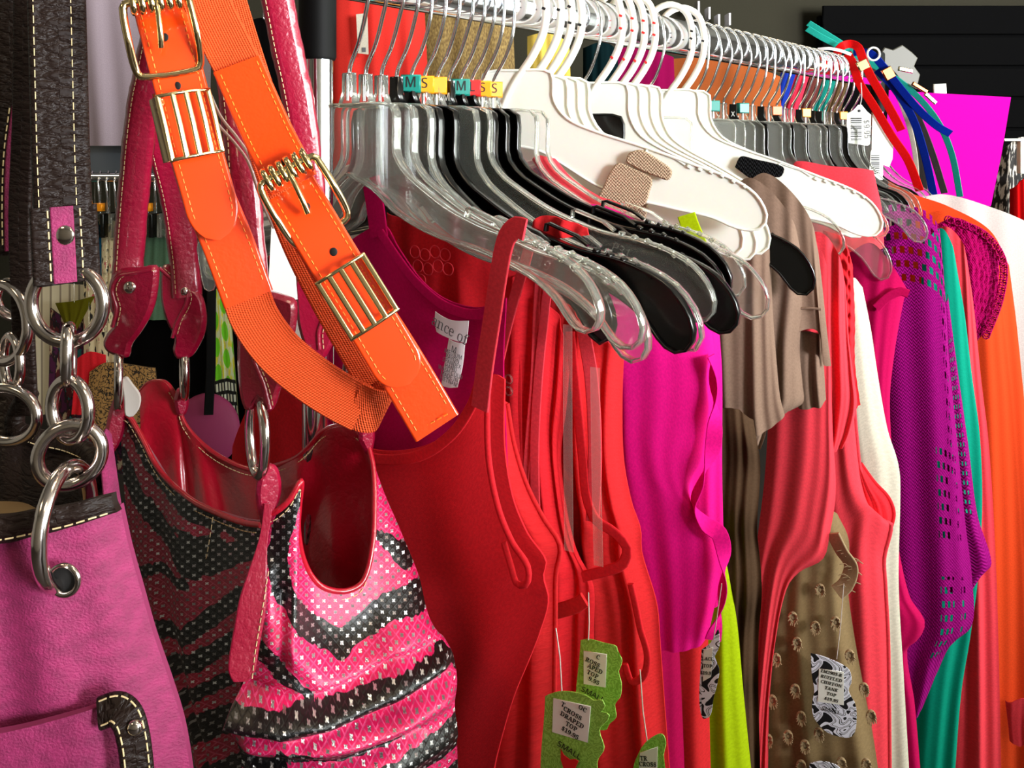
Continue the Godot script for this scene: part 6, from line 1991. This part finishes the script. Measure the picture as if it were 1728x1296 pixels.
	far_garment("olive_blouse", "olive leaf patterned garment seen through the large strap ring", "top", fg, 2.16, cloth(Color(0.38, 0.36, 0.06)), [[92, 512, 125, 508, 158, 500], 122, 566, 116], {"loop": true, "amp": 0.003, "roll": 0.003})
	far_garment("floral_dress", "dark purple floral dress seen through the large strap ring", "dress", fg, 2.22, floral, [[84, 520, 120, 540, 178, 505], 190, 760, 80], {"uv01": true, "loop": true, "amp": 0.003, "roll": 0.003})
	far_garment("leopard_scarf", "leopard print scarf behind the zebra bag rings", "scarf", fg, 2.14, leopard, [[150, 628, 180, 612, 260, 622], 270, 740, 140], {"uv01": true, "loop": true, "amp": 0.003, "roll": 0.003})
	far_garment("red_blouse", "dark red garment below the chain links on the far rack", "top", fg, 2.15, M.coral, [[128, 606, 150, 594, 176, 600], 180, 700, 120], {"loop": true, "amp": 0.003, "roll": 0.003})
	far_garment("black_dress", "black dress behind the twin strap ends of the zebra bag", "dress", fg, 2.23, black, [[214, 470, 280, 452, 350, 470], 352, 760, 206], {"loop": true, "amp": 0.003, "roll": 0.003})
	far_garment("black_dress", "black dress between the green print garment and the red handle", "dress", fg, 2.24, black, [[330, 450, 400, 440, 450, 460], 460, 780, 330], {"loop": true, "amp": 0.003, "roll": 0.003})
	far_garment("green_print_dress", "lime green and white print dress hanging behind the orange belt", "dress", fg, 2.17, green_print, [[350, 480, 372, 466, 384, 478], 404, 742, 368], {"uv01": true, "loop": true, "amp": 0.003, "roll": 0.003})
	far_garment("white_shirt", "white garment in the gap between rack post and coral neckline", "top", fg, 2.13, M.white_cloth, [[420, 360, 520, 360, 590, 400], 590, 800, 420], {"loop": true, "amp": 0.003, "roll": 0.003})
	far_garment("floral_blouse", "dark floral garment at the base of the far rack", "top", fg, 2.262, floral, [[180, 560, 260, 570, 340, 560], 350, 800, 190], {"uv01": true, "loop": true, "amp": 0.003, "roll": 0.003})
	var purse := thing("pink_purse", "round magenta purse on a thin black strap behind the zebra bag mouth", "handbag", pt(350, 790, 2.14))
	var pb := Mesher.new()
	pb.ball(pt(350, 725, 2.12), 0.09, Vector3(0.9, 1.0, 0.35), 24, 16)
	part(purse, "body", pb, M.suede)
	var bs := Mesher.new()
	strap(bs, PackedVector3Array([pt(356, 301, 2.19), pt(357, 450, 2.09), pt(356, 620, 2.075), pt(352, 700, 2.075)]), 0.022, 0.004)
	part(purse, "strap", bs, M.black_rubber)
	var fc := far_garment("black_jacket", "black jacket with rough collar between the red handles and the post", "jacket", "", 2.3, black, [[402, 44, 440, 30, 500, 40], 520, 330, 402], {"amp": 0.004})
	var hk := Mesher.new()
	hk.tube(PackedVector3Array([pt(445, 32, 2.3), pt(446, -20, 2.3), pt(444, -90, 2.3)]), 0.002, 6)
	part(fc, "hanging_loop", hk, M.chrome)
	# behind the chrome rail: a parallel rack
	var rb := thing("back_rack", "chrome rack running behind the main rail with coloured garments", "clothing rack", Vector3(0.5, 0, -3.0))
	var rr := Mesher.new()
	rr.tube(PackedVector3Array([pt(530, -32, 1.96), pt(925, 39, 2.52), pt(1500, 122, 4.3)]), 0.011, 14)
	part(rb, "rail", rr, M.chrome)
	for e in [pt(530, -32, 1.96), pt(1500, 122, 4.3)]:
		var q := Mesher.new()
		q.tube(PackedVector3Array([e, Vector3(e.x, 0.8, e.z), Vector3(e.x, 0.0, e.z)]), 0.011, 12)
		part(rb, "post", q, M.chrome)
	far_garment("red_shirt", "red shirt with a cream tag hanging behind the near hooks", "shirt", "", 2.09, cloth(Color(0.84, 0.2, 0.17)), [[555, -60, 640, -40, 712, -20], 728, 300, 555])
	var tg := Mesher.new()
	traced(tg, [601, 24, 620, 22, 622, 92, 604, 90], 2.06, 0.001, 0.0002)
	var tt := single("paper_tag", tg, M.cream, "cream tag with small code pinned on the red shirt", "price tag")
	var code := Mesher.new()
	code.box(pt(614, 84, 2.058), Vector3(0.009, 0.011, 0.0004))
	part(tt, "printed_code", code, M.ink_grey)
	far_garment("tweed_jacket", "brown tweed jacket behind the hooks left of the white hangers".replace(" left of", " before"), "jacket", "", 2.285, tweed, [[712, 5, 780, 0, 866, 40], 880, 400, 712], {"uv01": true})
	var bg2 := "garments glimpsed behind the rail"
	far_garment("yellow_shirt", "pale yellow garment glimpsed between the white hooks", "top", bg2, 2.52, cloth(Color(0.88, 0.76, 0.35)), [[890, 60, 925, 55, 962, 70], 970, 300, 890])
	far_garment("navy_shirt", "dark teal garment glimpsed between the white hanger clusters", "top", bg2, 2.7, cloth(Color(0.02, 0.1, 0.11)), [[985, 80, 1020, 70, 1045, 85], 1050, 300, 985])
	far_garment("plum_shirt", "plum garment glimpsed behind the third white cluster", "top", bg2, 2.83, cloth(Color(0.5, 0.02, 0.25)), [[1030, 84, 1080, 78, 1140, 95], 1150, 330, 1030])
	far_garment("terracotta_shirt", "terracotta garment glimpsed behind the far chrome hooks", "top", bg2, 3.19, cloth(Color(0.66, 0.34, 0.17)), [[1138, 98, 1220, 98, 1322, 128], 1330, 360, 1138])
	var cols := [[Color(0.1, 0.2, 0.6), "blue"], [Color(0.85, 0.2, 0.3), "red"], [Color(0.4, 0.2, 0.18), "brown"], [Color(0.1, 0.5, 0.45), "teal"], [Color(0.4, 0.3, 0.2), "tan"]]
	for k in 5:
		var x: float = 1300 + 24 * k
		far_garment(cols[k][1] + "_strap_dress", "%s garment edge slanting behind the far chrome hooks" % cols[k][1], "top", bg2, 3.45 + 0.08 * k, cloth(cols[k][0]), [[x + 24, 112, x + 36, 108, x + 50, 116], x - 10, 300, x - 40])
	far_garment("black_coat", "black coat in shade behind the rail end", "coat", bg2, 4.1, black, [[1400, 150, 1470, 120, 1560, 160], 1580, 420, 1390])
	# print dress at the frame's edge and things on the dark wall
	var pd := far_garment("print_dress", "black and white print dress next to the pink sign", "dress", "", 2.4, bw_print, [[1690, 258, 1720, 232, 1800, 236], 1810, 700, 1660], {"uv01": true})
	var hb := Mesher.new()
	hb.box(pt(1735, 236, 2.36), Vector3(0.14, 0.008, 0.02))
	hb.box(pt(1722, 265, 2.36), Vector3(0.012, 0.09, 0.02))
	part(pd, "white_trim", hb, M.white_plastic)
	far_garment("red_dress", "red garment edge beside the print dress", "dress", "", 2.3, cloth(Color(0.75, 0.04, 0.05)), [[1712, 320, 1730, 300, 1760, 300], 1770, 700, 1712])
	for e in [[[1484, 92, 1492, 80, 1506, 84, 1522, 76, 1538, 88, 1548, 98, 1542, 112, 1552, 126, 1546, 150, 1530, 142, 1516, 152, 1498, 138, 1486, 126], "crumpled clear plastic bag on the dark wall above the belts"], [[1575, 142, 1596, 141, 1597, 158, 1575, 158], "small white card on the dark wall above the pink sign"]]:
		var m := Mesher.new()
		traced(m, e[0], 2.5, 0.01, 0.003)
		single("wall_item", m, M.white_plastic if e[1].begins_with("small") else mat(Color(0.36, 0.35, 0.31), 0.5), e[1], "bag" if not e[1].begins_with("small") else "card")
	for e in [[1176, 14, "first"], [1194, 24, "second"], [1210, 36, "third"], [1228, 34, "farthest"]]:
		var m := Mesher.new()
		m.box(pt(e[0], e[1], 5.0), Vector3(0.014, 0.07, 0.1))
		single("wall_peg", m, M.satin, "short pale display peg on the grey wall, %s from the white hanger hooks" % e[2], "peg", "pegs on the grey wall")
